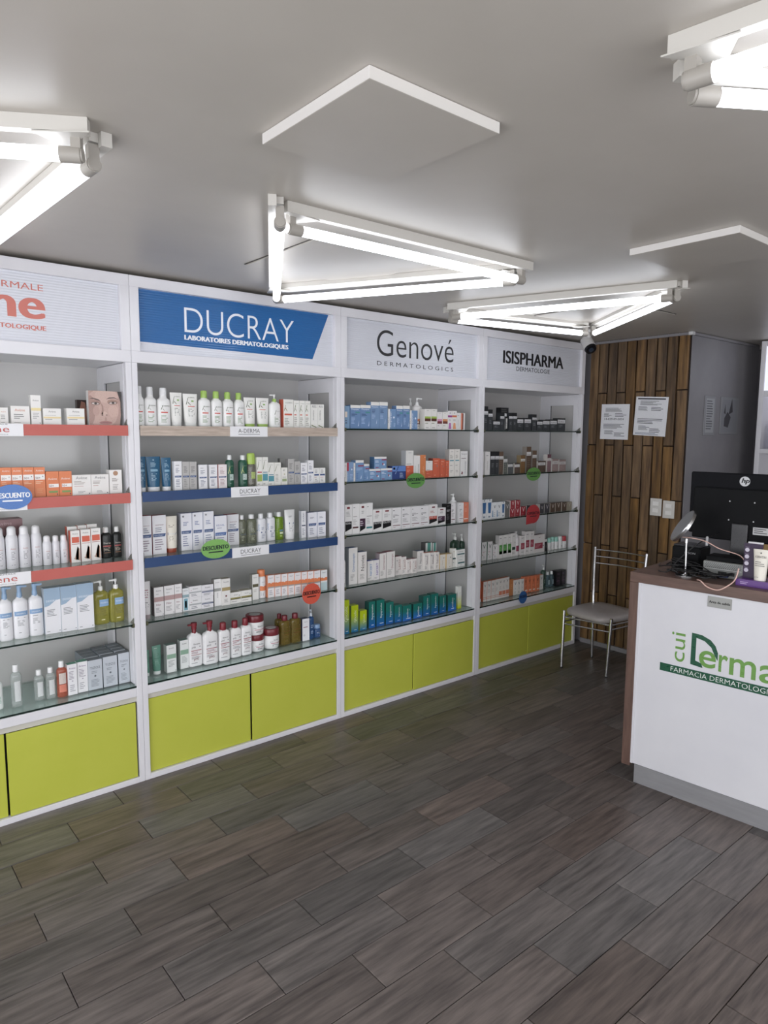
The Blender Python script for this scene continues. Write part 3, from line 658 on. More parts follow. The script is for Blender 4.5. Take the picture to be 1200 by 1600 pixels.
# ---------------------------------------------------------------- products
# style | kind | body | cap | options | description | print
STYLES = '''
av_wide|box|EFEDE9||top=B9B6B2|wide ivory carton with pale orange print|t .2 .75 .72 D98F6A Avène;l .15 .7 .3 .6 3 8A8A88;l .15 .6 .08 .14 1 8A8A88
av_slim|box|EFEDE9||top=8E8B88|tall slim ivory carton with yellow band|t .2 .8 .8 8A8A88 Avène;r 0 .48 1 .57 F0DC94;l .15 .8 .2 .42 4 AAAAA8;c .85 .06 .05 223355
av_cream|box|F0EEEA||top=B4B1AD|small ivory carton with yellow band|t .3 .7 .76 8A8A88 Avène;r .02 .40 .98 .50 F3DC98;l .1 .9 .56 .6 1 999999;l .1 .7 .3 .38 1 999999
face_small|face|4A3A34|||small portrait display card behind the cartons|
face_big|face|D9D5D3|||display card with a woman's face|
or_tall|box|EE7D33||top=C76A2C|tall orange sunscreen carton with white panel|t .15 .85 .86 FBEDE2 Avène;r .03 .58 .97 .76 F4F1EE;t .1 .55 .61 8A4A2A 50+;c .78 .69 .05 5A5A5E;l .1 .8 .44 .54 2 F8C9A4;l .2 .8 .12 .3 3 F29A5A
or_wide|box|EC7B30||top=C76A2C|shorter orange carton with green stripe|t .15 .85 .66 FBEDE2 Avène;r .2 .36 .98 .5 F4F1EE;t .22 .6 .38 8A4A2A 50+;r .2 .14 .9 .22 7DA24A;c .85 .08 .05 2A3A6A
wh_arc|box|EEEBE7||top=C9C6C2|white carton with curved line drawing|t .2 .8 .78 8A8A88 Avène;l .1 .7 .52 .7 3 A99A90;l .1 .6 .42 .46 1 C06A5A;l .3 .7 .08 .2 2 999999;c .9 .06 .03 2A2A4A
wh_dome|box|EFECE8||top=C9C6C2|white carton with brown dome print|c .5 .86 .2 B98A63;r .2 .80 .8 .86 EFECE8;l .2 .8 .5 .66 4 8A7A72;l .25 .75 .15 .4 4 A9A09A
can_big|can|E3E3E8|EDEDF0||tall white water spray can|t .25 .75 .62 C0705F Avène;l .3 .75 .25 .55 7 8A8A90;l .3 .7 .06 .1 1 8A8A90
can_small|can|E3E3E8|EDEDF0||short white water spray can|t .25 .75 .62 C0705F Avène;l .3 .75 .25 .55 5 8A8A90
hat_box|box|8A6468|||mauve gift box behind the spray cans|t .3 .7 .88 B59598 Avène;c .5 .42 .36 1E1518;c .5 .38 .26 6A4A50
cr_red|box|EFECE8||side=D0502F,top=E9E5E0|white carton with red-orange square and hand print|t .2 .8 .88 8A8A88 Avène;r .12 .62 .92 .80 E2562E;r .12 .57 .92 .585 B9483A;p C99A7C .35 .1 .95 .06 .9 .42 .7 .5 .55 .3;p EDE9E4 .5 .04 .78 .04 .84 .5 .48 .5;l .3 .7 .1 .16 1 8A8A88;c .9 .04 .04 2A3A6A
dark_btl|bottle|1A1D1C|E4E4E2|n=3.2|black bottle with white cap and red stripe|t .15 .85 .62 D8D4C8 Ducray;r .1 .50 .9 .56 B34A48;l .15 .8 .28 .46 4 C9B9A0;r .15 .2 .85 .22 B07A50
dx_pump|pump|EEEEF2|8DB2D8|n=2.6|white pump bottle with pale blue pump|r .0 .70 1 .85 7FA9D6;t .15 .85 .75 EEF2F8 DEXERYL;l .2 .8 .62 .65 1 555A60;l .2 .75 .36 .56 5 9A9CA0;l .25 .5 .12 .16 1 8A8A90
dx_box|box|EDEDF2||top=8E9AA6,side=B9C6D4|tall white carton with blue wave top|p 9AB8D4 0 .6 .3 .62 .7 .72 1 .74 1 1 0 1;t .12 .85 .70 E9F0F8 DEXERYL;l .15 .8 .38 .54 5 8A8C90;l .1 .3 .04 .07 1 8A8A90;c .9 .05 .03 2A2A4A
dx_oil|pump|D0CA6A|F0F0EE|n=4,clear|yellow oil pump bottle with clear cap|r .3 .66 .98 .94 86B0DC;t .38 .96 .78 E9F0F8 DEXERYL;l .35 .9 .28 .58 7 7E7A34;l .4 .7 .08 .15 1 EEEAD0
mint_btl|bottle|E6ECE9|E9E9EA|n=2.4|white bottle with green print|l .2 .8 .2 .6 6 5AA58A
clr_btl|bottle|DDE3E1|EFEFF0|clear,sh=.8|clear lotion bottle with white cap|r .22 .14 .85 .86 D6DADA;l .3 .75 .25 .75 8 9AA0A4
pink_btl|bottle|E58A72|EFEFF0|clear,sh=.8|two-tone pink lotion bottle with white cap|r .1 .50 .9 .95 D9C9C0;l .25 .8 .55 .9 6 A88A80;r .1 .16 .9 .47 E77F63
gt_box|box|EDECEF||top=4F9A7F|slim white carton with green top|t .15 .85 .84 8A6A9A Avène;l .15 .85 .5 .78 6 9A90A0;c .5 .45 .08 B9B0C0;l .2 .8 .1 .34 4 AAA8B0
tz_box|box|C2C9D2||top=6F7780,side=8E98A2|silver carton with dark dot|t .15 .85 .70 6A737C TiZO2;l .25 .75 .54 .64 2 8A939C;c .5 .46 .07 5F6870;l .2 .8 .1 .36 6 8D96A0
ad_white|bottle|EDEDEB|E2E3E4|n=2.8,sh=.72,hc=.2|white lotion bottle with clear cap|t .22 .92 .80 5E6A50 A-DERMA;p 6A7258 .12 .66 .3 .86 .33 .86 .18 .66;p 6A7258 .3 .72 .45 .62 .42 .62 .28 .70;r .15 .52 .75 .57 DC4A3A;l .15 .75 .1 .44 6 7D9A66
ad_green|bottle|EDEDEB|9CC63C|n=2.8,sh=.76,hc=.2|white lotion bottle with lime cap|t .3 .92 .80 5E6A50 A-DERMA;p 6A7258 .12 .66 .3 .86 .33 .86 .18 .66;p 6A7258 .3 .72 .45 .62 .42 .62 .28 .70;r .15 .52 .75 .57 DC4A3A;l .15 .75 .1 .44 6 7D9A66
ad_tube_w|tube|ECEBE6|E6E6E2||ivory tube with thin leaf lines|t .3 .85 .88 5E6A50 A-DERMA;p 6A7258 .1 .64 .28 .88 .32 .88 .16 .64;p 6A7258 .28 .74 .5 .62 .46 .62 .26 .70;r .55 .74 .75 .8 8DB95A;r .25 .56 .8 .585 DC4A3A;l .25 .8 .2 .5 6 8E948A
ad_tube_g|tube|ECEBE6|9CC63C||ivory tube standing on a lime cap|t .3 .85 .88 5E6A50 A-DERMA;p 6A7258 .1 .64 .28 .88 .32 .88 .16 .64;p 6A7258 .28 .74 .5 .62 .46 .62 .26 .70;r .5 .74 .7 .8 8DB95A;r .15 .55 .7 .575 DC5A3A;l .25 .8 .2 .48 6 8E948A
ad_pump|pump|EDEDEB|9CC63C|n=2.6,head=EDEDEB|white pump bottle with lime collar|t .45 .92 .78 8E948A A-DERMA;p 6A7258 .3 .62 .45 .86 .48 .86 .36 .62;l .3 .9 .1 .52 7 8DA07A
ad_box_or|box|EEEDE6||side=D4542F,top=E9E5DC|ivory carton with rust-orange side|t .2 .9 .86 8E948A A-DERMA;p 9A7A4A .05 .6 .18 .8 .22 .8 .1 .6;p 9A7A4A .2 .72 .4 .58 .36 .58 .18 .68;r .1 .44 .85 .5 DC5A3A;l .1 .6 .08 .36 5 A9A79A
ad_box|box|EEEDE6||top=E9E5DC|slim ivory carton with thin leaf lines|t .2 .9 .88 8E948A A-DERMA;p 6A7A3A .05 .6 .3 .84 .38 .84 .14 .6;p 6A7A3A .3 .72 .55 .6 .5 .6 .28 .68;r .1 .46 .5 .50 DC5A3A;l .1 .7 .08 .4 5 A9A79A
ex_box|box|EDECE6||top=E3E0D8|ivory carton with vertical dark dashes|t .2 .8 .86 7A7A78 RES;v .45 .35 .75 6A6A68 EXOMEGA;l .1 .9 .3 .31 1 9A9A98;p 6A7A3A .1 .1 .8 .02 .8 .05 .1 .14
teal_tube|tube|1F6288|E4E6EA||deep teal tube with white cap|c .5 .92 .06 9FC0D4;l .25 .8 .68 .84 4 9FC4DA;r .22 .52 .8 .60 7FB0CC;l .25 .8 .2 .46 5 9FC4DA
du_box|box|ECECEF||top=5A6E92|slim white carton with navy flag label|l .2 .7 .84 .88 1 6A6A6E;l .2 .75 .6 .78 4 8A8CA0;p 35548C .08 .44 .88 .44 .95 .5 .08 .5;t .2 .75 .455 D9E2F0 DUCRAY;l .2 .8 .1 .38 5 8A8CA0
du_grey|box|B9B7B4||top=6A7282,side=8E8C8A|slim grey carton with navy flag label|l .2 .8 .6 .84 5 7A7876;p 35548C .08 .44 .9 .44 .97 .5 .08 .5;t .2 .75 .455 D9E2F0 DUCRAY;l .2 .75 .1 .38 5 8A8886
du_pink|box|EFE6E6||top=C98A8A,side=D98A84|white carton with pink edge and navy flag|l .2 .7 .84 .88 1 D98A84;l .2 .75 .6 .78 4 B08A8A;p 35548C .05 .44 .88 .44 .95 .5 .05 .5;t .2 .75 .455 D9E2F0 DUCRAY;l .2 .8 .1 .38 5 B08A8A
gr_btl|bottle|1E5A44|E6E8E8|n=3,sh=.84,hc=.15|dark green bottle with white cap|t .2 .85 .86 9AB08A A-DERMA;p B4C46A .1 .55 .32 .85 .38 .85 .18 .55;p B4C46A .3 .72 .5 .56 .45 .56 .28 .68;r .3 .26 .85 .52 B9CCC4;l .35 .8 .3 .5 5 4A7A68;l .3 .7 .1 .14 1 9ABAA8
lime_foam|bottle|A9A79C|A8CC2A|clear,sh=.68,hc=.33,wc=.95|clear foam bottle with big lime cap|r .3 .35 .95 .72 A8BE58;l .4 .9 .4 .66 5 E9EED0;l .35 .8 .08 .14 1 C9C7BC
lt_lime|box|ECEBE4||top=C9C7BE|slim ivory carton with lime square|t .2 .8 .88 8E948A A-DERMA;p 6A7A3A .05 .58 .35 .86 .42 .86 .14 .58;r .1 .46 .9 .5 C9304A;r .05 .16 .95 .4 9FB83A;l .1 .6 .04 .1 1 8A8A88
lt_teal|box|ECEBE4||top=C9C7BE|slim ivory carton with teal square|t .2 .8 .88 8E948A A-DERMA;p 6A7A3A .05 .58 .35 .86 .42 .86 .14 .58;r .1 .46 .9 .49 5A8AA8;r .05 .18 .95 .42 4A9CAC;l .1 .6 .04 .1 1 8A8A88
lt_plain|box|ECEAE2||top=C9C7BE|short ivory carton with thin leaf lines|t .2 .8 .88 8E948A A-DERMA;p 6A7A3A .05 .62 .3 .84 .36 .84 .12 .62;l .15 .8 .15 .5 6 B0AEA4
lt_small|box|ECEAE2||top=C9C7BE|smallest ivory carton with green patch|l .3 .7 .8 .9 2 8E948A;c .5 .62 .1 C9C09A;r .15 .2 .85 .36 9FB07A;l .2 .8 .42 .48 1 6A6A60
du_low|box|ECEBE8||top=A9A7A4|low white carton with navy bar|l .2 .8 .66 .9 3 9A9A9E;r .08 .5 .92 .6 35548C;l .1 .8 .36 .42 1 C0605A;l .2 .8 .1 .3 2 9A9A9E
an_red|box|ECECF0||side=B93A44,top=A8303C|tall white carton with red edge, navy flag|t .2 .85 .74 9A6A70 ANAPHASE+;l .2 .8 .56 .7 3 8A8CA0;p 35548C .05 .45 .9 .45 .97 .53 .05 .53;t .14 .8 .465 D9E2F0 DUCRAY;l .15 .8 .1 .4 5 A090A0
an_tube|tube|EDE7D6|A2411E||cream tube standing on a rust cap|l .2 .8 .66 .76 2 A89A8A;p 35548C .1 .42 .85 .42 .95 .5 .1 .5;t .2 .78 .435 D9E2F0 DUCRAY;l .2 .8 .18 .38 4 A89A8A
ne_blue|box|E9E9F0||side=C4C6D4,top=3A4A8E|tall white carton with deep blue top|c .22 .92 .09 8A8A92;c .22 .92 .05 E9E9F0;l .2 .75 .66 .78 3 6A7AB0;p 35548C .05 .45 .88 .45 .95 .53 .05 .53;t .14 .8 .465 D9E2F0 DUCRAY;l .15 .8 .1 .4 5 8A90B4
kt_blue|box|E9E9F0||side=5A68A8,top=3A4A8E|white carton with blue lettering and edge|t .15 .8 .68 7A88BC KELUAL;l .2 .7 .6 .64 1 8A90B4;p 3F6CB4 .05 .38 .88 .38 .95 .48 .05 .48;t .14 .8 .395 D9E2F0 DUCRAY;l .15 .8 .1 .34 4 8A90B4
olive_btl|bottle|A9AD98|E9E9EA|clear,sh=.84,hc=.15|clear olive shampoo bottle with white cap|l .25 .75 .5 .7 3 B4B8A4;p 4A6288 .18 .38 .8 .38 .88 .45 .18 .45;l .25 .75 .1 .34 4 A4A894
el_btl|bottle|E9EAEF|EDEDF0|n=3,sh=.84,hc=.17|white shampoo bottle with navy flag label|l .35 .75 .55 .7 3 8A94B0;p 35548C .3 .40 .85 .40 .92 .47 .3 .47;l .35 .8 .12 .36 5 8A94B0;v .2 .5 .85 7AA0C8 Ducray
lime_btl|bottle|A9CB50|E9E9EA|clear,n=3,sh=.84,hc=.17|lime green shampoo bottle with white cap|r .35 .38 .85 .46 5A86A8;r .4 .24 .85 .34 D9E0C0;l .4 .85 .1 .2 2 D0E08A
wh_tube|tube|E9E9E8|EDEDEE||white tube with navy flag label|l .3 .7 .72 .8 2 8A8A90;p 35548C .3 .45 .82 .45 .88 .52 .3 .52;l .3 .8 .15 .42 5 9A9AA0
du_slim|box|ECECEF||side=C0C2CC,top=5A6E92|very slim white carton with grey side|v .62 .6 .94 4A5A7A DUCRAY;r .1 .44 .9 .48 3A4A6A;l .2 .8 .1 .36 5 9A9AA8
du_squat|box|E9E9F0||top=3A4A7E,side=C4C6D4|squat white carton with navy flag label|l .2 .7 .74 .82 2 8A8CA0;p 35548C .08 .46 .88 .46 .95 .56 .08 .56;t .2 .78 .48 D9E2F0 DUCRAY;l .15 .8 .1 .38 4 8A8CA0
hy_tube|tube|E6E3E4|A8989A||white tube with pink lines at the side|l .1 .7 .5 .8 4 B06A7A;l .1 .7 .2 .4 3 8A8A90
hy_box|box|ECEAEA||side=7E7274,top=9A8E8C|white carton with dusty pink band|t .22 .75 .86 4A4A50 Eucerin;l .2 .7 .74 .78 1 AAAAAA;r 0 .50 1 .66 BE9A98;t .2 .7 .36 8A3A4A Filler;l .15 .75 .12 .3 4 AAA6A8;c .9 .05 .04 22223A
hy_teal|box|E4E8EA||top=8E9496|white carton with teal bottle print|t .2 .8 .88 4A4A50 Eucerin;r 0 .6 1 .72 8FAEB8;r .2 .05 .8 .55 6FAEC0;r .35 .15 .65 .45 A4CCD6
hy_low|box|E9E8EA||top=9A9696|low white carton with grey band|t .3 .7 .72 4A4A50 Eucerin;l .1 .25 .62 .68 1 B05A6A;r 0 .40 1 .52 B0B4B8;l .15 .85 .1 .34 2 8A8A92
hy_navy|box|E9E8EC||top=9A9696|low white carton with navy stripe|t .3 .7 .72 4A4A50 Eucerin;r 0 .42 1 .52 A6AAB4;r 0 .36 1 .42 3A4A7E;l .15 .85 .1 .3 2 8A8A92
sl_grey|box|EAE9E8||side=8A8682,top=8A8682|tall white carton with grey band|t .22 .8 .86 4A4A50 Eucerin;r 0 .55 1 .66 9A9C98;l .4 .6 .3 .5 4 A6A6A8
sl_gold|box|EAE8E4||top=9A8E7A|tall white carton with gold band|t .22 .8 .86 4A4A50 Eucerin;r 0 .55 1 .68 B09A5E;r .4 .32 .6 .38 7A3A3A;l .25 .75 .1 .25 3 AAA8A4
low_gold|box|EAE9E4||top=A29C84|low white carton with olive-gold stripe|t .35 .7 .72 4A4A50 Eucerin;c .85 .68 .04 3A3A3A;r 0 .42 1 .54 9A9046;r 0 .36 1 .42 4E4A20;l .1 .8 .12 .26 1 AAA8A4
sl_dark|box|EAE9E4||side=8A8880,top=8A8880|tall white carton with dark olive band|t .2 .75 .86 6A6A6E Eucerin;r .05 .50 .95 .62 5C5736;l .2 .75 .3 .42 2 C0BEB8
sun_can|bottle|EAE9EA|EA7B2E|n=2.2,sh=.77,hc=.23,wc=.9|white spray bottle with orange cap|t .3 .75 .82 4A4A50 Eucerin;r .05 .36 .95 .62 EE8034;c .5 .64 .14 EAE9EA;l .15 .85 .08 .28 3 8A8A90
sun_box|box|ECEAEC||side=E08A5A,top=D9774A|white sunscreen carton with orange band|t .25 .75 .86 4A4A50 Eucerin;r 0 .48 1 .66 EE8034;c .5 .68 .16 ECEAEC;r 0 .42 1 .48 A6A29E;l .2 .8 .1 .34 3 B0A8B0
sun_aqua|box|E4E9EA||side=E08A5A,top=D9A78A|white carton with orange band, aqua base|t .25 .75 .86 4A4A50 Eucerin;r 0 .48 1 .64 EE8034;c .5 .66 .16 E4E9EA;r 0 .0 1 .40 BFDCDF
gel_tube|tube|5E9C86|E9EEEC||sea green gel tube with white cap|l .2 .6 .9 .95 1 D0E4DC;l .15 .85 .55 .72 4 3A7A62;r .1 .5 .9 .52 3A7A62;l .2 .8 .2 .42 4 8ABCA8
gel_box|box|E9ECEA||side=B9C0BC,top=6E8A80|white carton with sage green band|t .25 .75 .86 4A4A50 Eucerin;r .03 .50 .97 .66 8DB59A;l .15 .85 .2 .44 5 A8B0AC;c .9 .05 .04 22223A
ph_pump|pump|EFEEEF|8A1526|n=4.5|white body lotion bottle with maroon pump|t .3 .8 .83 22222A Eucerin;t .15 .45 .68 4A4A50 pH5;c .8 .74 .06 B0B0B6;r .1 .58 .92 .605 A02038;l .12 .8 .46 .55 2 A06A74;r .1 .40 .92 .42 A02038;l .12 .85 .24 .36 3 9A9AA0;t .3 .7 .16 7A2A34 pH5;l .1 .8 .05 .1 1 8A8A90
ph_cap|bottle|EFEEEF|8A1526|n=4.5,sh=.80,hc=.2|white body lotion bottle with maroon cap|t .3 .8 .84 22222A Eucerin;t .15 .45 .70 4A4A50 pH5;c .8 .76 .06 B0B0B6;r .1 .62 .92 .645 A02038;l .12 .8 .52 .6 2 A06A74;r .1 .46 .92 .48 A02038;l .12 .85 .3 .42 3 9A9AA0;t .3 .7 .18 7A2A34 pH5;l .1 .8 .06 .11 1 8A8A90
ph_jar|jar|F0EFEF|7A1826||white cream jar with wide maroon lid|t .4 .8 .62 4A4A50 Eucerin;l .15 .4 .5 .56 1 4A4A50;r .2 .38 .95 .42 C0506A;l .3 .9 .16 .32 2 5A5A60
gold_btl|bottle|A8924C|7A1526|clear,n=4,sh=.82,hc=.18|golden shower oil bottle with maroon cap|t .4 .85 .80 7A6428 Eucerin;r .2 .62 .85 .63 8A2A34;r .2 .46 .85 .47 8A2A34;l .25 .8 .3 .4 2 7A6428;l .3 .7 .1 .2 2 7A6428
aq_box|box|ECECF0||side=2E3A5E,top=2E3A5E|white carton with navy side|t .3 .75 .84 4A4A50 Eucerin;r .15 .6 .75 .63 8A2A44;l .15 .5 .2 .3 2 B0B0B6
blue_pump|pump|4A7AB4|C6D0DC|clear,n=2.2|translucent blue serum bottle with clear pump|l .2 .8 .6 .8 3 C6D6EA;l .2 .8 .25 .45 3 A4BADC
blue_jar|bottle|5A86C0|7AA0CC|clear,n=2.2,sh=.7,hc=.3,wc=.92|small translucent blue gel bottle|l .2 .8 .4 .7 3 D6E0F0;l .2 .8 .15 .3 1 C0A8D0
pi_side|box|7EA6CC||top=9ABADA|pale blue carton turned sideways|r .0 .5 .5 .75 EBDDD0;l .1 .45 .2 .4 2 3A4A5A
pi_box|box|6890C2||top=E9E7E2|blue carton with white top edge|r 0 .87 1 1 EDEBE6;t .1 .85 .77 E4ECF8 Pilopeptan;r .5 .66 .95 .72 3E9A9A;l .1 .7 .54 .64 2 22386A;l .1 .5 .2 .48 5 A9C4EA;p D9E6F8 .76 .1 .84 .12 .88 .34 .82 .2
pi_tall|box|7398C4||top=E9E7E2|taller blue carton with white top edge|r 0 .87 1 1 EDEBE6;t .1 .85 .78 E4ECF8 Pilopeptan;l .12 .6 .6 .72 3 22386A;l .12 .6 .38 .54 4 A9C4EA;p D9E6F8 .64 .18 .7 .2 .76 .38 .68 .26
pi_vert|box|6E98C8||top=C9D4E2,side=E4E4E2|blue carton lettered upright, white edge|r 0 0 .22 1 E9E7E4;v .48 .1 .85 E4ECF8 Pilopeptan;v .14 .3 .6 8A9AB0 PILO;c .72 .58 .1 DDE8F8;l .7 .95 .1 .3 3 A9C4EA
wh_pump|pump|DADADA|E9E9E8|n=2.2|white pump bottle standing behind the cartons|l .3 .7 .2 .5 4 9A9A9A
or_pump|pump|E4E2E0|EDEDEC|n=2.2|big white pump bottle with orange label|l .6 .9 .78 .82 1 C98AA0;r .15 .22 .98 .42 7A3A24;r .15 .40 .98 .52 E48A54;c .4 .33 .1 EBD9C8;l .15 .8 .08 .16 1 6A6A6A
br_lime|box|EAE7E2||top=D5D2CC|white carton with lime and brown bands|l .3 .8 .9 .94 1 AAA8A2;r .05 .54 .97 .64 A0C02A;r .05 .4 .97 .54 5A2818;l .1 .6 .28 .34 1 7A8A4A;l .2 .8 .06 .12 1 8A8A8A
br_pink|box|EAE5E4||top=D5D0CC|white carton with pink and maroon bands|l .3 .8 .9 .94 1 AAA8A2;r .05 .48 .97 .6 DC90B8;r .05 .34 .97 .48 7A2430;l .1 .6 .2 .26 1 8A8A8A
br_or|box|EAE7E2||top=D5D2CC|white carton with orange and brown bands|l .3 .8 .9 .94 1 AAA8A2;r .05 .48 .97 .6 E09050;r .05 .34 .97 .48 7A3424;l .1 .6 .2 .26 1 8A8A8A
mg_box|box|EAE6E6||top=D5D2D0|slim white carton with magenta bar and bottle|c .5 .88 .14 B9B4B8;r 0 .66 1 .76 A83A90;l .2 .8 .44 .56 2 AAA0A8;p C46AB8 .15 .04 .85 .04 .7 .36 .3 .36
og_box|box|EAE7E4||top=D5D2D0|slim white carton with orange bar and bottle|c .5 .88 .14 B9B8B4;r 0 .66 1 .76 E0702E;l .2 .8 .44 .56 2 A8A29A;p EE9A5A .15 .04 .85 .04 .7 .36 .3 .36
pl_white|box|E6E4E2||top=D9D7D4|plain slim white carton|l .2 .8 .8 .86 1 9A9A9A;v .6 .2 .6 B9B7B4 DERMA
st_or|box|E9E6E4||top=D9D7D4|white carton with orange and dark upright stripes|r .2 0 .5 1 E4764A;r .5 .02 .7 .98 5A1E1A;v .2 .1 .6 E9C9B4 ENDOCARE
pi_red|box|7CA0CC||top=B9CCE4,side=E9E7E4|blue carton with red upright flag|r 0 .55 .28 .98 C02A44;v .2 .05 .5 DDE8F8 Pilopeptan;c .72 .62 .1 DDE8F8;l .45 .9 .1 .4 4 A9C4EA;c .8 .7 .05 B02A3A
pi_redb|box|6E98C8||top=EDEBE8|blue carton with white top and red flag|r 0 .88 1 1 EDEBE8;r .3 .70 1 .76 A82A4C;l .1 .8 .5 .64 3 A9C4EA;l .1 .4 .1 .4 3 4A74B4;p DDE8F8 .6 .1 .7 .12 .74 .28 .66 .2
pi_low|box|709CCA||side=3E6A94,top=EDEBE8|low blue carton with white top and red flag|r 0 .84 1 1 EDEBE8;r .6 .70 1 .8 A82A4C;l .08 .5 .5 .72 2 E0EAF8;l .08 .4 .2 .4 2 A9C4EA;c .7 .4 .06 B02A3A;c .8 .34 .06 DDE8F8;r .1 .06 .35 .12 A82A4C
pi_dark|box|2C4688||side=1E3A7A,top=4A78C0|wide navy carton with light blue arc|p 5A88D4 0 .6 1 .6 1 1 0 1;c .14 .82 .07 C9DCF4;p A9C8F0 .2 .4 .24 .4 .46 .95 .42 .95;l .55 .9 .1 .5 5 B9CCEC;r .7 .62 1 .7 B03A5A
or_low|box|D9592A||side=9A4A2E,top=C9C7C2|low orange carton|l .1 .55 .86 .93 1 F0C9B4;l .1 .6 .5 .7 2 EE9A78;l .3 .9 .1 .18 1 F0B494
wh_top|box|E6E5E2||side=B0B2B6,top=C9C7C4|white carton|l .35 .75 .82 .88 1 8A8A8A;l .1 .85 .08 .14 1 5A5A5A
vt_white|box|E9E7E4||top=D0CECA|tall plain white carton with upright lettering|v .85 .1 .62 8A8A88 ENDOCARE;v .3 .2 .55 B0AEAA RADIANCE
or_slim|box|E27C2E||top=C9C7C4|slim tall orange carton|c .85 .9 .07 F4E4D4;v .7 .2 .5 F0B484 HELIO
or_mid|box|DC5A2A||top=C04E24,side=8A3A26|tall orange carton with faint white print|l .2 .85 .84 .9 1 F4C4A8;l .2 .6 .7 .76 1 F0B494;c .6 .6 .12 B07A6A;v .8 .2 .5 B84A2A HELIO;l .2 .5 .08 .16 1 F0B494
tl_white|box|EAE6DE||side=B0AAA6,top=D0CCC4|tall ivory carton with teal bar|l .3 .75 .9 .93 1 9A9A96;l .15 .8 .66 .8 4 AAA69E;r .12 .57 .85 .61 3E96A8;l .15 .7 .38 .44 1 B0AEA8;l .2 .8 .14 .24 2 B0AEA8
mu_white|box|E9E8E6||top=D0CECC|tall white carton with grey script and red note|t .12 .9 .84 8A8C90 Sensyses;l .1 .8 .68 .74 1 7A5A5A;v .8 .1 .6 8A8A8E CLEANSER;p 7A1E2A .1 .08 .3 .06 .34 .14 .22 .2
is_black|box|E8E7E6||top=EEEDEC|white carton with black slanted panel|r .3 .86 .7 .93 8A2A34;l .2 .8 .6 .78 4 B0AEAE;p 141418 .05 .1 .95 .2 .95 .44 .05 .44;t .12 .85 .34 D9D9D9 ISDIN;l .15 .5 .24 .3 1 B9B9BC
is_line|box|E9E8E7||top=EEEDEC|tall white carton with brown line|l .15 .4 .86 .9 1 5A5A5A;l .1 .9 .56 .6 1 6A5A5A;l .1 .7 .3 .5 4 C0BEBC;r .05 .19 .85 .24 5A2A26
is_purp|box|E8E7E6||top=EEEDEC|white carton with purple panel|r .3 .86 .7 .93 7A2430;l .3 .7 .66 .78 2 8A8A8A;r .05 .16 .9 .5 4C2A44;l .12 .6 .24 .44 3 D0C4D0;p 141418 .05 .06 .9 .16 .9 .24 .05 .24
is_teal|box|E9E8E7||top=EEEDEC|tall white carton with teal line|l .15 .4 .86 .9 1 5A5A5A;l .1 .9 .54 .58 1 6A6A6A;l .1 .7 .3 .5 4 C0BEBC;r .05 .14 .92 .2 2E8A8E
is_low|box|E8E7E8||top=EDECEC|white carton with fine grey lines|l .1 .3 .84 .92 1 5A5A5A;l .1 .8 .62 .7 2 6A6A72;r .12 .57 .3 .6 2A2A2E;l .1 .8 .3 .5 4 B0AEB0;r .08 .17 .9 .2 7A3A44;l .1 .5 .06 .12 1 C0A0A4
is_red|box|E8E7E6||top=EDECEC|white carton with red and black panel|r .35 .84 .7 .91 7A2430;l .15 .8 .6 .72 3 C06A5A;r .05 .3 .95 .45 C43A24;p 17171A .05 .08 .95 .2 .95 .3 .05 .3;t .15 .85 .34 F0C9B9 HELIO
is_blk|box|141416||top=2A2A2C|tall black carton with silver print|l .2 .8 .86 .94 2 6A6A6C;l .15 .9 .6 .72 2 C9C9CC;l .15 .7 .2 .5 6 6A6A6E
is_pump|pump|EAEAEA|EFEFEF|n=2.2|white pump bottle with maroon flag|r .5 .82 .9 .9 7A2430;l .3 .9 .5 .7 3 C0C0C0;p 17171A .1 .12 .9 .2 .9 .26 .1 .2
is_coral|box|E8764A||top=D0683F|slim coral-orange carton|c .4 .88 .14 D0A08A;l .2 .8 .5 .7 3 F0A484;r .1 .13 .85 .18 F4E4DA
wht_btl|bottle|E3E2DC|E3E2DC|n=2.2|white bottle half hidden at cabinet edge|l .3 .7 .3 .6 4 AAA8A4
dm_blue|box|E8E6E2||side=9AA2AA,top=4A6A9E|tall white carton with steel blue top|v .75 .35 .85 5A86C4 Dermatopic;l .2 .7 .1 .28 5 A8A6A2
dm_dark|box|E8E4E0||side=B0AAA4,top=4A5A82|white carton with dark upright lettering|v .7 .4 .9 4A4440 Noviet;r .78 .45 .8 .9 B08A70;l .2 .8 .12 .3 5 A8A6A2
nc_blue|box|E9E7E4||top=4A56A8|short white carton with bright blue lettering|v .8 .25 .85 3A8AD0 NICERT;l .1 .7 .05 .15 2 A8A6A2
nc_purp|box|E9E6E6||top=4A56A8|short white carton with violet lettering|v .8 .25 .85 6A4AB0 NICERT;l .1 .7 .05 .15 2 A8A6A2
dm_mar|box|E8E4E0||side=A89AA0,top=8A3448|white carton with maroon top and lettering|v .85 .35 .92 9A5060 Dermatopic;l .15 .7 .1 .32 5 A8A6A2
dm_thin|box|E8E2DE||top=8A3448|short white carton with maroon top|v .85 .3 .85 B08078 Lacto;c .3 .78 .06 3A3A3A;l .15 .7 .1 .26 3 A8A6A2
dm_org|box|E8E3DE||top=D9684A|white carton with orange-red top|v .75 .35 .85 6A4A5A Sebium;c .3 .84 .1 8A8A98;l .15 .7 .1 .26 3 A8A6A2
dm_yel|box|E6E2D8||top=C9A04A,side=D0B06A|white carton with mustard yellow top|c .7 .76 .07 3A3A3A;v .5 .3 .6 C9B08A Lacto;c .6 .12 .05 4A4A4A
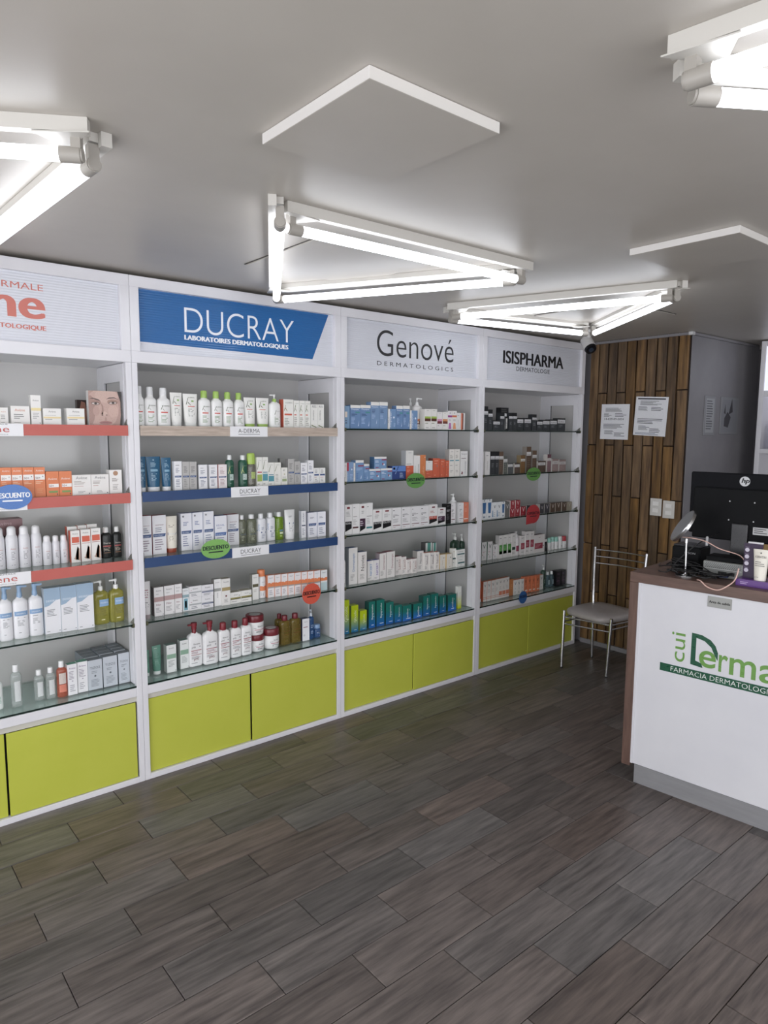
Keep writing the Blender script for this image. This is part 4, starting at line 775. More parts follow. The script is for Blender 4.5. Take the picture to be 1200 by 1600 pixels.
gc_box|box|E9E9E2||top=C9C9B4|ivory carton with dark green bar|l .2 .7 .8 .86 1 C9C08A;r .1 .42 .95 .5 1E4A44;l .2 .7 .2 .3 1 A8B0A8
gc_low|box|E9EAE6||top=2E6A5A|low white carton with green script bar|l .2 .8 .7 .78 1 8A9A94;r .1 .34 .95 .5 2E6A6A;l .4 .8 .1 .2 1 9AAAA4
tq_box|box|E4E6E4||side=5A5658,top=4A4A4A|white carton with turquoise stripe at the back|r .3 0 .8 1 4AA496
dk_pump|pump|1B3A28|D5D7D3|n=4|dark green bottle with white pump, standing behind|l .3 .7 .3 .45 1 5A7A5A
lime_b|gbox|B4C81E|1E8A8A|side=7E9A22,top=B9CC2A,b=1F6E9A|lime carton fading to green|v .7 .36 .82 E6EEC0 Glicolic;l .4 .9 .06 .1 1 E9F0F0;l .6 .9 .4 .46 1 D9E8A0
teal_b|gbox|1E7268|1F5FA8|side=17564F,top=1F6A5E|teal carton fading to blue|v .72 .32 .88 EEF2F2 Betagranulos;l .4 .9 .08 .13 1 E9F0F8;l .6 .9 .38 .46 1 8AC0B8
teal_s|gbox|1E7268|2A6AC0|side=17564F,top=1F6A5E|squat teal carton fading to blue|v .62 .12 .78 EEF2F2 Lactibon;l .4 .9 .08 .18 1 E9F0F8;c .75 .7 .07 5AA098
wl_box|gbox|E9EAE4|C6D428|top=E9EAE4,b=C6D428|slim white carton fading to lime|v .7 .4 .75 B0B8A0 Glicolic
fl_box|box|34383C||top=222428|tall black carton with white label band|r 0 .66 1 .8 D5D5D8;t .1 .9 .68 44444A FILORGA;l .25 .8 .3 .5 3 7A7E84;r 0 .8 1 1 17181B
fl_low|box|303539||top=1A1C1F|squat black carton with wide white label|r .03 .6 .97 .88 D9D9DC;t .15 .85 .66 55555C FILORGA;r 0 .88 1 1 15161A;l .2 .7 .28 .5 3 7A7E84
fl_tall|box|2A2B2E||top=1A1A1C|tall black carton standing behind the others|l .1 .9 .66 .94 4 6A6A66;r .05 .6 .95 .64 B9B9BA
fl_tube|bottle|15161A|C9C9CA|n=2|thin black and silver tube|r .25 .1 .7 1 C9C8C4;v .6 .2 .7 5A5A5A NCEF
fl_brn|box|5E4A3C||side=8E857C,top=4A3A30|tall brown carton with white label band|r 0 .66 1 .8 D5D3D2;t .1 .9 .68 55504C FILORGA;r 0 .8 1 1 6A5240;l .15 .8 .1 .6 6 75604E
fl_grey|box|5E625C||side=D0CCC2,top=4A4C4A|grey carton with white label band|r 0 .66 1 .84 D5D5D4;t .1 .9 .69 55555C FILORGA;l .15 .8 .1 .6 4 74786E
fl_grl|box|54585A||side=D0CCC2,top=303234|squat grey carton with wide white label|r .05 .66 .9 .9 D9D9D8;t .2 .8 .71 55555C FILORGA;l .2 .7 .4 .46 1 3A3C3E
fl_brl|box|5C4A40||side=D0CCC2,top=2E2826|squat dark brown carton with wide white label|r .05 .62 .95 .88 D9D9D8;t .2 .8 .68 55555C FILORGA;l .1 .8 .1 .5 5 6E5A4E
fl_och|box|7E5A2E||side=8E7A54,top=5E4424|ochre brown carton with white label band|r 0 .66 1 .8 D0CEC6;t .1 .9 .68 55504C FILORGA
fl_mau|box|8A6A70||side=C9C4BE,top=6A4A50|tall mauve carton with white label band|r 0 .62 1 .78 D9D6D4;t .1 .9 .65 6A6468 FILORGA;r 0 .82 1 1 6E4450;l .15 .8 .1 .56 5 9A7A80
fl_mal|box|9A8482||side=D9D6D2,top=7A6A68|squat mauve-grey carton with white label|r .05 .58 .97 .82 CFCBCA;t .2 .85 .64 5E585C FILORGA;l .15 .8 .1 .5 4 AE9692
v_blue|box|E9ECEF||top=8A9AAE|white carton with deep blue bottle print|p 2A6AA4 .25 .3 .75 .3 .85 .84 .15 .84;r .3 .08 .7 .16 8A9AAE;t .3 .7 .88 6A7A8A V
v_wb|box|E9ECEF||top=A4AEBC|white carton with small pale blue bottle print|t .35 .8 .62 2A2A30 V;p 6A9CC4 .02 .1 .3 .1 .2 .5 .06 .5;l .4 .8 .1 .4 3 AAB0B8
v_gry|box|6E6E6C||side=8A8A88,top=55555A|dark grey carton with white V letter|t .25 .8 .55 E4E4E4 V
v_red|box|A81E30||side=E4D9D6,top=6A1A26|crimson carton with white V letter|t .28 .78 .42 F0D9DA V;l .2 .7 .12 .26 2 D07A84
v_dgr|box|4A4A52||side=B9B4AE,top=5E5A58|squat charcoal carton with white V letter|t .3 .75 .42 D0CCD0 V
v_brn|box|5E4A3C||side=C9C0B4,top=6E6058|squat brown carton with white V letter|t .3 .75 .42 D9CFC4 V
v_tan|box|A09884||side=B4AC9A,top=A8A08E|squat tan carton with pale letter|t .3 .75 .42 C4BCA8 V
v_wht|box|E4E2E2||side=1E5A3A,top=B0AEAC|white carton with black V letter|t .25 .75 .64 22222A V;l .15 .8 .4 .5 2 C9A4A8;c .2 .3 .07 8A2A3A;l .3 .8 .1 .24 2 AAA8AA
v_grn|box|E4E2DF||side=C9C6C4,top=6E6C6A|tall white carton with green block|l .2 .8 .84 .9 1 8A8886;r .1 .18 .9 .58 4AA03A;r .1 .18 .9 .3 2A5A2E;c .8 .62 .07 3A3A3A;l .3 .7 .34 .5 3 9AD08A
v_dkg|box|E4E2DF||top=6E6C6A|tall white carton with dark green bar|l .2 .8 .84 .9 1 8A8886;r .1 .28 .9 .4 1E4A36;c .8 .6 .07 3A3A3A;l .1 .8 .1 .2 2 AAA8A6
v_pump|pump|E6E3E4|EDEBEC|n=2|white pump bottle with magenta label|r .1 .25 .9 .66 9E3A5A;l .2 .8 .76 .84 1 8A8886
v_mag|box|E6E3E2||side=D4CFCE,top=7A7674|tall white carton with crimson block|l .2 .8 .84 .9 1 8A8886;r .1 .3 .92 .62 A8304A;l .2 .8 .36 .54 3 D9909E;l .2 .8 .1 .2 1 AAA8A6
v_magw|box|E6E2E1||top=5E3A40|wide white carton with crimson block|l .4 .6 .82 .88 1 A8707C;r .04 .22 .8 .54 A8304A;l .1 .7 .28 .48 3 D9909E;c .86 .36 .04 2A2A2E
v_blkt|tube|1A1A1E|1A1A1E||small black tube with pale top|r 0 .75 1 1 D0D0D0;l .2 .8 .2 .5 3 6A6A6E
v_mint|bottle|E9EAEA|8ED0C0|n=2.4,sh=.66,hc=.36,wc=.95|white roll-on with mint cap|l .3 .7 .2 .6 3 AAB0B0
v_whtt|bottle|E9EAEA|E6EDEC|n=2.4,sh=.66,hc=.36,wc=.95|white roll-on with white cap|r .45 .3 .75 .4 1A1A1E
v_redt|bottle|E9EAEA|C02434|n=2.4,sh=.62,hc=.40,wc=.95|white roll-on with red cap|l .3 .7 .2 .6 3 AAB0B0
so_box|box|D9683A||top=C05A30|orange carton with pale side at cabinet edge|r .3 .6 .8 .8 9AA0A8;r 0 0 1 .14 E4E2E4
so_wht|box|E6E2DC||side=D9662E,top=D4703F|cream sunscreen carton with black V and orange rules|t .25 .7 .72 3A3A42 V;l .15 .8 .4 .6 3 C4BEB6;r 0 .2 1 .22 D97A4A;r 0 .12 1 .14 D97A4A
so_whb|box|E6E0DA||top=D4703F|cream sunscreen carton with orange base block|t .25 .7 .76 3A3A42 V;l .15 .8 .44 .62 3 C4BEB6;r .05 .16 .95 .36 DD7A4E;r 0 .09 1 .11 C0402A
so_amb|box|C8772A||side=B0662A,top=B46824|amber carton beside the cream ones|l .3 .8 .4 .7 3 E0A060
so_v|box|E6E3DF||side=E4D9D0,top=D4703F|white carton with black V letter and tiny print|t .25 .75 .66 3A4A5A V;c .5 .42 .12 C4C8C8;l .2 .8 .08 .24 2 AAA8A6
so_org|box|E0743C||top=C96030|orange sunscreen carton with dark V letter|t .2 .7 .62 4A1E14 V;l .15 .8 .36 .5 2 EE9A6A;r .3 .1 .95 .18 EAD9CC
sg_pump|pump|6E8A7C|E4E7E6|clear,n=2.4|grey-green pump bottle with white pump|l .3 .7 .3 .6 4 8AA89C
sg_btl|bottle|7E9AA4|E4E7E8|clear,n=2.4,sh=.76,hc=.2|translucent grey-blue bottle with white cap|r .3 .2 .7 .7 A8C0C8
bk_box|box|1C161C||side=100D10,top=2A2226|black carton with purple-grey print|l .2 .8 .74 .86 2 6A4A6A;l .1 .9 .1 .6 6 4A3444;r .1 .3 .7 .34 9A6A8A
'''
TABLE = '''
av_wide 0 0 0.6387 3.2325 1.7250 0.0327 0.0698 - 0.0262
av_wide 0 0 0.7022 3.2325 1.7250 0.0717 0.0774 - 0.0450
av_slim 0 0 0.7634 3.2325 1.7250 0.0390 0.1253 - 0.0312
av_cream 0 0 0.8268 3.2325 1.7250 0.0724 0.0711 - 0.0450
av_cream 0 0 0.9240 3.2325 1.7250 0.0739 0.0738 - 0.0450
face_small 0 0 0.9941 3.3695 1.7250 0.0467 0.1181 b 0.0300
face_big 0 0 1.0527 3.2325 1.7250 0.1451 0.1551 - 0.0300
or_tall 0 1 0.6344 3.2325 1.4150 0.0404 0.1305 - 0.0323
or_tall 0 1 0.6765 3.2325 1.4150 0.0412 0.1298 - 0.0329
or_tall 0 1 0.7202 3.2325 1.4150 0.0433 0.1292 - 0.0347
or_tall 0 1 0.7647 3.2325 1.4150 0.0428 0.1285 - 0.0342
or_wide 0 1 0.8149 3.2325 1.4150 0.0518 0.1088 - 0.0415
or_wide 0 1 0.8686 3.2325 1.4150 0.0525 0.1082 - 0.0420
wh_arc 0 1 0.9362 3.2325 1.4150 0.0801 0.0899 - 0.0450
wh_arc 0 1 1.0167 3.2325 1.4150 0.0777 0.0893 - 0.0450
wh_dome 0 1 1.0869 3.2325 1.4150 0.0559 0.1076 - 0.0447
can_big 0 2 0.6122 3.3088 1.1000 0.0446 0.1822 - 0.0446
can_big 0 2 0.6595 3.2964 1.1000 0.0482 0.1861 - 0.0482
can_big 0 2 0.7090 3.2989 1.1000 0.0476 0.1845 - 0.0476
can_big 0 2 0.7585 3.3047 1.1000 0.0445 0.1829 - 0.0445
can_small 0 2 0.8000 3.2989 1.1000 0.0369 0.1329 - 0.0369
can_small 0 2 0.8375 3.3049 1.1000 0.0329 0.1303 - 0.0329
can_small 0 2 0.8727 3.3074 1.1000 0.0340 0.1296 - 0.0340
hat_box 0 2 0.6447 3.3695 1.1000 0.1448 0.2110 b 0.0800
cr_red 0 2 0.9154 3.2937 1.1000 0.0403 0.1472 - 0.0322
cr_red 0 2 0.9618 3.2960 1.1000 0.0432 0.1487 - 0.0346
cr_red 0 2 1.0078 3.2995 1.1000 0.0430 0.1502 - 0.0344
cr_red 0 2 0.9178 3.3475 1.1000 0.0428 0.1598 b 0.0343
cr_red 0 2 0.9626 3.3475 1.1000 0.0409 0.1619 b 0.0327
cr_red 0 2 1.0071 3.3475 1.1000 0.0444 0.1642 b 0.0355
dark_btl 0 2 1.0643 3.3156 1.1000 0.0508 0.1466 - 0.0407
dark_btl 0 2 1.1141 3.3137 1.1000 0.0405 0.1469 - 0.0324
dx_pump 0 3 0.6144 3.2758 0.7900 0.0543 0.2396 - 0.0435
dx_pump 0 3 0.6733 3.2754 0.7900 0.0617 0.2398 - 0.0450
dx_pump 0 3 0.7360 3.2824 0.7900 0.0620 0.2380 - 0.0450
dx_box 0 3 0.8016 3.2784 0.7900 0.0675 0.2092 - 0.0450
dx_box 0 3 0.8696 3.2732 0.7900 0.0669 0.2102 - 0.0450
dx_box 0 3 0.9402 3.2684 0.7900 0.0727 0.2129 - 0.0450
dx_oil 0 3 1.0233 3.2925 0.7900 0.0692 0.2107 - 0.0450
dx_oil 0 3 1.0937 3.2905 0.7900 0.0677 0.2106 - 0.0450
mint_btl 0 4 0.5692 3.2885 0.4870 0.0391 0.1485 - 0.0313
clr_btl 0 4 0.6405 3.2722 0.4870 0.0451 0.1892 - 0.0361
clr_btl 0 4 0.7366 3.2917 0.4870 0.0436 0.1392 - 0.0349
clr_btl 0 4 0.7833 3.2829 0.4870 0.0422 0.1432 - 0.0338
pink_btl 0 4 0.8272 3.2676 0.4870 0.0441 0.1678 - 0.0353
gt_box 0 4 0.8704 3.2726 0.4870 0.0407 0.1454 - 0.0325
gt_box 0 4 0.9171 3.2789 0.4870 0.0448 0.1457 - 0.0358
tz_box 0 4 0.9728 3.2760 0.4870 0.0651 0.1434 - 0.0450
tz_box 0 4 1.0428 3.2760 0.4870 0.0658 0.1467 - 0.0450
tz_box 0 4 1.1080 3.2760 0.4870 0.0529 0.1498 - 0.0423
ad_white 1 0 1.2158 3.2325 1.7250 0.0387 0.1868 - 0.0310
ad_white 1 0 1.2670 3.2325 1.7250 0.0586 0.1851 - 0.0450
ad_white 1 0 1.3321 3.2325 1.7250 0.0653 0.1837 - 0.0450
ad_tube_w 1 0 1.3966 3.2325 1.7250 0.0612 0.1638 - 0.0450
ad_tube_w 1 0 1.4693 3.2325 1.7250 0.0748 0.1608 - 0.0450
ad_green 1 0 1.5427 3.2325 1.7250 0.0620 0.1794 - 0.0450
ad_green 1 0 1.6080 3.2325 1.7250 0.0593 0.1789 - 0.0450
ad_green 1 0 1.6714 3.2325 1.7250 0.0591 0.1778 - 0.0450
ad_green 1 0 1.7350 3.2325 1.7250 0.0567 0.1767 - 0.0450
ad_tube_g 1 0 1.7981 3.2325 1.7250 0.0679 0.1550 - 0.0450
ad_tube_g 1 0 1.8752 3.2325 1.7250 0.0760 0.1555 - 0.0450
ad_pump 1 0 1.9482 3.2325 1.7250 0.0685 0.1795 - 0.0450
ad_box_or 1 0 2.0237 3.2325 1.7250 0.0627 0.1528 - 0.0450
ad_box 1 0 2.0748 3.2325 1.7250 0.0347 0.1485 - 0.0277
ad_box 1 0 2.1119 3.2325 1.7250 0.0357 0.1487 - 0.0286
ad_box 1 0 2.1491 3.2325 1.7250 0.0349 0.1490 - 0.0279
ex_box 1 0 2.1925 3.2325 1.7250 0.0458 0.1314 - 0.0366
ex_box 1 0 2.2373 3.2325 1.7250 0.0412 0.1328 - 0.0330
teal_tube 1 1 1.2153 3.2325 1.4150 0.0378 0.1663 - 0.0303
teal_tube 1 1 1.2735 3.2325 1.4150 0.0711 0.1652 - 0.0450
teal_tube 1 1 1.3362 3.2325 1.4150 0.0489 0.1595 - 0.0391
du_box 1 1 1.3884 3.2325 1.4150 0.0392 0.1413 - 0.0313
du_grey 1 1 1.4286 3.2325 1.4150 0.0363 0.1386 - 0.0290
du_grey 1 1 1.4666 3.2325 1.4150 0.0368 0.1378 - 0.0294
du_box 1 1 1.5190 3.2325 1.4150 0.0453 0.1213 - 0.0362
du_box 1 1 1.5751 3.2325 1.4150 0.0431 0.1204 - 0.0344
du_pink 1 1 1.6265 3.2325 1.4150 0.0471 0.1197 - 0.0377
gr_btl 1 1 1.6739 3.2325 1.4150 0.0435 0.1670 - 0.0348
gr_btl 1 1 1.7506 3.2325 1.4150 0.0475 0.1648 - 0.0380
lime_foam 1 1 1.7995 3.2325 1.4150 0.0488 0.1751 - 0.0391
lt_lime 1 1 1.8412 3.2325 1.4150 0.0317 0.1533 - 0.0254
lt_teal 1 1 1.8754 3.2325 1.4150 0.0333 0.1527 - 0.0266
lt_teal 1 1 1.9118 3.2325 1.4150 0.0367 0.1237 - 0.0294
lt_plain 1 1 1.9520 3.2325 1.4150 0.0402 0.1228 - 0.0322
lt_small 1 1 1.9943 3.2325 1.4150 0.0402 0.0942 - 0.0322
du_grey 1 1 2.0623 3.3695 1.4150 0.0252 0.1387 b 0.0240
du_grey 1 1 2.0378 3.2325 1.4150 0.0395 0.1404 - 0.0316
du_grey 1 1 2.0778 3.2325 1.4150 0.0357 0.1270 - 0.0286
du_box 1 1 2.1219 3.2325 1.4150 0.0426 0.1180 - 0.0341
du_box 1 1 2.1665 3.2325 1.4150 0.0387 0.1305 - 0.0310
du_low 1 1 2.2061 3.2325 1.4150 0.0373 0.0864 - 0.0298
du_low 1 1 2.2463 3.2325 1.4150 0.0391 0.0864 - 0.0313
an_red 1 2 1.2327 3.2602 1.1000 0.0504 0.1954 - 0.0404
an_red 1 2 1.3021 3.2735 1.1000 0.0683 0.1919 - 0.0450
an_tube 1 2 1.3702 3.2722 1.1000 0.0636 0.1814 - 0.0450
ne_blue 1 2 1.4523 3.2970 1.1000 0.0572 0.1891 - 0.0450
ne_blue 1 2 1.5078 3.2842 1.1000 0.0521 0.1914 - 0.0417
ne_blue 1 2 1.5619 3.2696 1.1000 0.0543 0.1942 - 0.0435
kt_blue 1 2 1.6272 3.2667 1.1000 0.0694 0.1673 - 0.0450
an_red 1 2 1.7167 3.3026 1.1000 0.0672 0.1646 - 0.0450
olive_btl 1 2 1.7740 3.2981 1.1000 0.0458 0.1562 - 0.0367
olive_btl 1 2 1.8258 3.2814 1.1000 0.0561 0.1580 - 0.0449
el_btl 1 2 1.8898 3.2928 1.1000 0.0554 0.1565 - 0.0444
el_btl 1 2 1.9554 3.3064 1.1000 0.0562 0.1560 - 0.0449
lime_btl 1 2 2.0116 3.3066 1.1000 0.0495 0.1564 - 0.0396
lime_btl 1 2 2.0224 3.3695 1.1000 0.0283 0.1509 b 0.0240
wh_tube 1 2 2.0707 3.2842 1.1000 0.0672 0.1664 - 0.0450
du_slim 1 2 2.1532 3.2880 1.1000 0.0312 0.1561 - 0.0250
du_squat 1 2 2.2092 3.2809 1.1000 0.0589 0.1435 - 0.0450
du_squat 1 2 2.2672 3.2713 1.1000 0.0554 0.1456 - 0.0443
hy_tube 1 3 1.2241 3.2452 0.7900 0.0352 0.1850 - 0.0282
hy_box 1 3 1.2887 3.2718 0.7900 0.0484 0.1451 - 0.0387
hy_box 1 3 1.3435 3.2748 0.7900 0.0524 0.1457 - 0.0419
hy_box 1 3 1.3901 3.2732 0.7900 0.0387 0.1478 - 0.0310
hy_teal 1 3 1.4301 3.2767 0.7900 0.0335 0.1193 - 0.0268
hy_low 1 3 1.4801 3.2729 0.7900 0.0647 0.0653 - 0.0450
hy_low 1 3 1.4814 3.2729 0.8558 0.0651 0.0586 s 0.0450
hy_navy 1 3 1.5458 3.2704 0.7900 0.0646 0.0620 - 0.0450
hy_navy 1 3 1.5473 3.2704 0.8525 0.0645 0.0603 s 0.0450
sl_grey 1 3 1.6052 3.2750 0.7900 0.0379 0.1435 - 0.0304
sl_gold 1 3 1.6484 3.2630 0.7900 0.0469 0.1422 - 0.0375
low_gold 1 3 1.7057 3.2677 0.7900 0.0614 0.0611 - 0.0450
low_gold 1 3 1.7683 3.2644 0.7900 0.0622 0.0633 - 0.0450
sl_dark 1 3 1.8285 3.2724 0.7900 0.0382 0.1411 - 0.0306
sun_can 1 3 1.8782 3.2750 0.7900 0.0479 0.1584 - 0.0479
sun_box 1 3 1.9232 3.2679 0.7900 0.0406 0.1244 - 0.0325
sun_box 1 3 1.9631 3.2625 0.7900 0.0376 0.1241 - 0.0301
sun_box 1 3 2.0026 3.2561 0.7900 0.0397 0.1239 - 0.0317
sun_box 1 3 2.0431 3.2501 0.7900 0.0397 0.1236 - 0.0317
sun_box 1 3 2.0835 3.2441 0.7900 0.0397 0.1233 - 0.0317
sun_box 1 3 2.1230 3.2386 0.7900 0.0376 0.1230 - 0.0301
sun_box 1 3 2.1621 3.2324 0.7900 0.0390 0.1227 - 0.0312
sun_box 1 3 2.2031 3.2263 0.7900 0.0413 0.1225 - 0.0331
sun_aqua 1 3 2.2533 3.2309 0.7900 0.0460 0.1191 - 0.0368
gel_tube 1 4 1.2348 3.2967 0.4870 0.0173 0.1300 - 0.0240
gel_tube 1 4 1.2801 3.2870 0.4870 0.0464 0.1455 - 0.0371
gel_box 1 4 1.3471 3.2777 0.4870 0.0500 0.1421 - 0.0400
gel_box 1 4 1.4217 3.2906 0.4870 0.0454 0.1494 - 0.0363
ph_pump 1 4 1.4825 3.2826 0.4870 0.0746 0.2284 - 0.0450
ph_pump 1 4 1.5613 3.2660 0.4870 0.0797 0.2294 - 0.0450
ph_cap 1 4 1.6401 3.2708 0.4870 0.0660 0.2057 - 0.0450
ph_cap 1 4 1.7146 3.2815 0.4870 0.0648 0.2009 - 0.0450
ph_cap 1 4 1.7789 3.2820 0.4870 0.0622 0.2042 - 0.0450
ph_jar 1 4 1.8616 3.2884 0.4870 0.0875 0.0931 - 0.0875
ph_jar 1 4 1.8567 3.2884 0.5806 0.1013 0.1112 s 0.1013
ph_jar 1 4 1.9533 3.2818 0.4870 0.0944 0.1126 - 0.0944
gold_btl 1 4 2.0460 3.3695 0.4870 0.0502 0.1654 b 0.0402
gold_btl 1 4 2.0416 3.3016 0.4870 0.0665 0.1709 - 0.0450
gold_btl 1 4 2.1129 3.3027 0.4870 0.0680 0.1723 - 0.0450
aq_box 1 4 2.1731 3.3018 0.4870 0.0487 0.1315 - 0.0390
blue_pump 1 4 2.2187 3.3017 0.4870 0.0365 0.1798 - 0.0292
blue_jar 1 4 2.2636 3.3022 0.4870 0.0454 0.0791 - 0.0454
pi_side 2 0 2.4228 3.2325 1.7250 0.0357 0.1294 - 0.0285
pi_box 2 0 2.4816 3.2325 1.7250 0.0726 0.1368 - 0.0450
pi_box 2 0 2.5575 3.2325 1.7250 0.0763 0.1391 - 0.0450
pi_tall 2 0 2.6301 3.2325 1.7250 0.0642 0.1595 - 0.0450
pi_tall 2 0 2.6962 3.2325 1.7250 0.0650 0.1610 - 0.0450
pi_vert 2 0 2.7651 3.2325 1.7250 0.0628 0.1223 - 0.0450
pi_box 2 0 2.8257 3.2325 1.7250 0.0535 0.1427 - 0.0428
pi_box 2 0 2.8820 3.2325 1.7250 0.0560 0.1444 - 0.0448
wh_pump 2 0 3.0542 3.3695 1.7250 0.0411 0.2055 b 0.0329
pi_vert 2 0 2.9444 3.2325 1.7250 0.0647 0.1173 - 0.0450
or_pump 2 0 3.0361 3.2825 1.7250 0.0826 0.2039 p 0.0450
br_lime 2 0 3.0658 3.2325 1.7250 0.0557 0.1297 - 0.0446
br_lime 2 0 3.1209 3.2325 1.7250 0.0520 0.1312 - 0.0416
br_pink 2 0 3.1728 3.2325 1.7250 0.0465 0.1129 - 0.0372
br_or 2 0 3.2229 3.2325 1.7250 0.0477 0.1141 - 0.0382
mg_box 2 0 3.2674 3.2325 1.7250 0.0394 0.1235 - 0.0315
og_box 2 0 3.3094 3.2325 1.7250 0.0422 0.1246 - 0.0338
pl_white 2 0 3.3467 3.2325 1.7250 0.0293 0.1129 - 0.0240
st_or 2 0 3.3857 3.2325 1.7250 0.0462 0.1117 - 0.0370
pl_white 2 1 2.4107 3.2325 1.4150 0.0168 0.1118 - 0.0240
pi_red 2 1 2.4446 3.2325 1.4150 0.0492 0.1141 - 0.0393
pl_white 2 1 2.4761 3.2325 1.4150 0.0123 0.1085 - 0.0240
pi_redb 2 1 2.5144 3.2325 1.4150 0.0606 0.1239 - 0.0450
pi_redb 2 1 2.5668 3.2325 1.4150 0.0401 0.0999 - 0.0321
pi_low 2 1 2.6316 3.2325 1.4150 0.0878 0.0690 - 0.0450
pi_low 2 1 2.7227 3.2325 1.4150 0.0914 0.0696 - 0.0450
pi_low 2 1 2.6747 3.2325 1.4851 0.0950 0.0708 s 0.0450
pi_dark 2 1 2.8259 3.2325 1.4150 0.1112 0.0819 - 0.0450
or_low 2 1 2.9157 3.2325 1.4150 0.0620 0.0813 - 0.0450
wh_top 2 1 2.9132 3.2325 1.4968 0.0640 0.0946 s 0.0450
vt_white 2 1 2.9763 3.2325 1.4150 0.0547 0.1452 - 0.0438
or_slim 2 1 3.0289 3.2325 1.4150 0.0471 0.1473 - 0.0377
or_low 2 1 3.0857 3.2325 1.4150 0.0628 0.0464 - 0.0450
wh_top 2 1 3.0848 3.2325 1.4619 0.0599 0.0616 s 0.0450
or_mid 2 1 3.1496 3.2325 1.4150 0.0633 0.1238 - 0.0450
or_mid 2 1 3.2062 3.2325 1.4150 0.0449 0.1169 - 0.0359
or_mid 2 1 3.2488 3.2325 1.4150 0.0352 0.1068 - 0.0281
tl_white 2 1 3.2922 3.2325 1.4150 0.0500 0.1807 - 0.0400
tl_white 2 1 3.3435 3.2325 1.4150 0.0490 0.1810 - 0.0392
mu_white 2 1 3.4095 3.2325 1.4150 0.0674 0.1675 - 0.0450
is_black 2 2 2.4316 3.2325 1.1000 0.0529 0.1782 - 0.0423
is_line 2 2 2.4873 3.2325 1.1000 0.0528 0.1798 - 0.0423
is_purp 2 2 2.5396 3.2325 1.1000 0.0488 0.1766 - 0.0391
is_teal 2 2 2.5908 3.2325 1.1000 0.0516 0.1793 - 0.0413
is_black 2 2 2.6543 3.2325 1.1000 0.0699 0.1362 - 0.0450
is_black 2 2 2.7303 3.2325 1.1000 0.0751 0.1360 - 0.0450
is_low 2 2 2.8097 3.2325 1.1000 0.0754 0.1360 - 0.0450
is_low 2 2 2.8902 3.2325 1.1000 0.0772 0.1357 - 0.0450
is_low 2 2 2.9716 3.2325 1.1000 0.0790 0.1351 - 0.0450
is_low 2 2 3.0491 3.2325 1.1000 0.0740 0.1331 - 0.0450
is_red 2 2 3.1267 3.2325 1.1000 0.0768 0.1367 - 0.0450
is_purp 2 2 3.2051 3.2325 1.1000 0.0744 0.1106 - 0.0450
is_blk 2 2 3.2690 3.2325 1.1000 0.0485 0.1323 - 0.0388
is_low 2 2 3.3151 3.2325 1.1000 0.0417 0.1351 - 0.0334
is_pump 2 2 3.3847 3.2825 1.1000 0.0600 0.1937 p 0.0450
is_low 2 2 3.3926 3.2325 1.1000 0.0439 0.1327 - 0.0351
is_coral 2 2 3.4401 3.2325 1.1000 0.0489 0.1329 - 0.0391
wht_btl 2 3 2.3933 3.2181 0.7900 0.0232 0.1998 - 0.0240
dm_blue 2 3 2.4813 3.2512 0.7900 0.0651 0.2236 - 0.0450
dm_dark 2 3 2.5478 3.2452 0.7900 0.0664 0.1921 - 0.0450
nc_blue 2 3 2.6304 3.2721 0.7900 0.0454 0.1232 - 0.0363
nc_purp 2 3 2.6748 3.2632 0.7900 0.0416 0.1258 - 0.0333
dm_mar 2 3 2.7287 3.2679 0.7900 0.0528 0.1615 - 0.0422
dm_mar 2 3 2.7925 3.2670 0.7900 0.0693 0.1651 - 0.0450
dm_thin 2 3 2.8762 3.2887 0.7900 0.0523 0.1217 - 0.0418
dm_thin 2 3 2.9203 3.2813 0.7900 0.0345 0.1160 - 0.0276
dm_thin 2 3 2.9590 3.2765 0.7900 0.0414 0.0954 - 0.0331
dm_thin 2 3 3.0016 3.2705 0.7900 0.0421 0.0959 - 0.0337
dm_dark 2 3 3.0650 3.2845 0.7900 0.0559 0.1379 - 0.0447
dm_org 2 3 3.1146 3.2746 0.7900 0.0418 0.1213 - 0.0334
dm_org 2 3 3.1593 3.2672 0.7900 0.0459 0.1219 - 0.0367
dm_org 2 3 3.2006 3.2620 0.7900 0.0352 0.1203 - 0.0282
dm_yel 2 3 3.2449 3.2550 0.7900 0.0517 0.0990 - 0.0414
dm_yel 2 3 3.2975 3.2445 0.7900 0.0518 0.0995 - 0.0415
gc_box 2 3 3.3534 3.2545 0.7900 0.0353 0.1294 - 0.0282
gc_low 2 3 3.4104 3.2432 0.7900 0.0771 0.0629 - 0.0450
gc_low 2 3 3.4064 3.2432 0.8534 0.0818 0.0555 s 0.0450
tq_box 2 3 3.2220 3.3695 0.7900 0.0604 0.1675 b 0.0450
tq_box 2 3 3.2767 3.3695 0.7900 0.0368 0.1622 b 0.0294
dk_pump 2 3 3.4230 3.2945 0.7900 0.0731 0.2293 b 0.0450
dk_pump 2 3 3.4841 3.2945 0.7900 0.0420 0.2146 b 0.0336
lime_b 2 4 2.4356 3.2568 0.4870 0.0414 0.2101 - 0.0331
lime_b 2 4 2.5039 3.2627 0.4870 0.0532 0.1666 - 0.0425
lime_b 2 4 2.5703 3.2626 0.4870 0.0528 0.1238 - 0.0422
teal_b 2 4 2.6434 3.2671 0.4870 0.0514 0.1682 - 0.0411
teal_b 2 4 2.7120 3.2675 0.4870 0.0645 0.1679 - 0.0450
teal_b 2 4 2.7912 3.2703 0.4870 0.0634 0.1407 - 0.0450
teal_b 2 4 2.8584 3.2650 0.4870 0.0625 0.1123 - 0.0450
teal_s 2 4 2.9292 3.2576 0.4870 0.0755 0.1005 - 0.0450
teal_s 2 4 3.0264 3.2601 0.4870 0.0806 0.0976 - 0.0450
teal_b 2 4 3.1117 3.2659 0.4870 0.0636 0.1353 - 0.0450
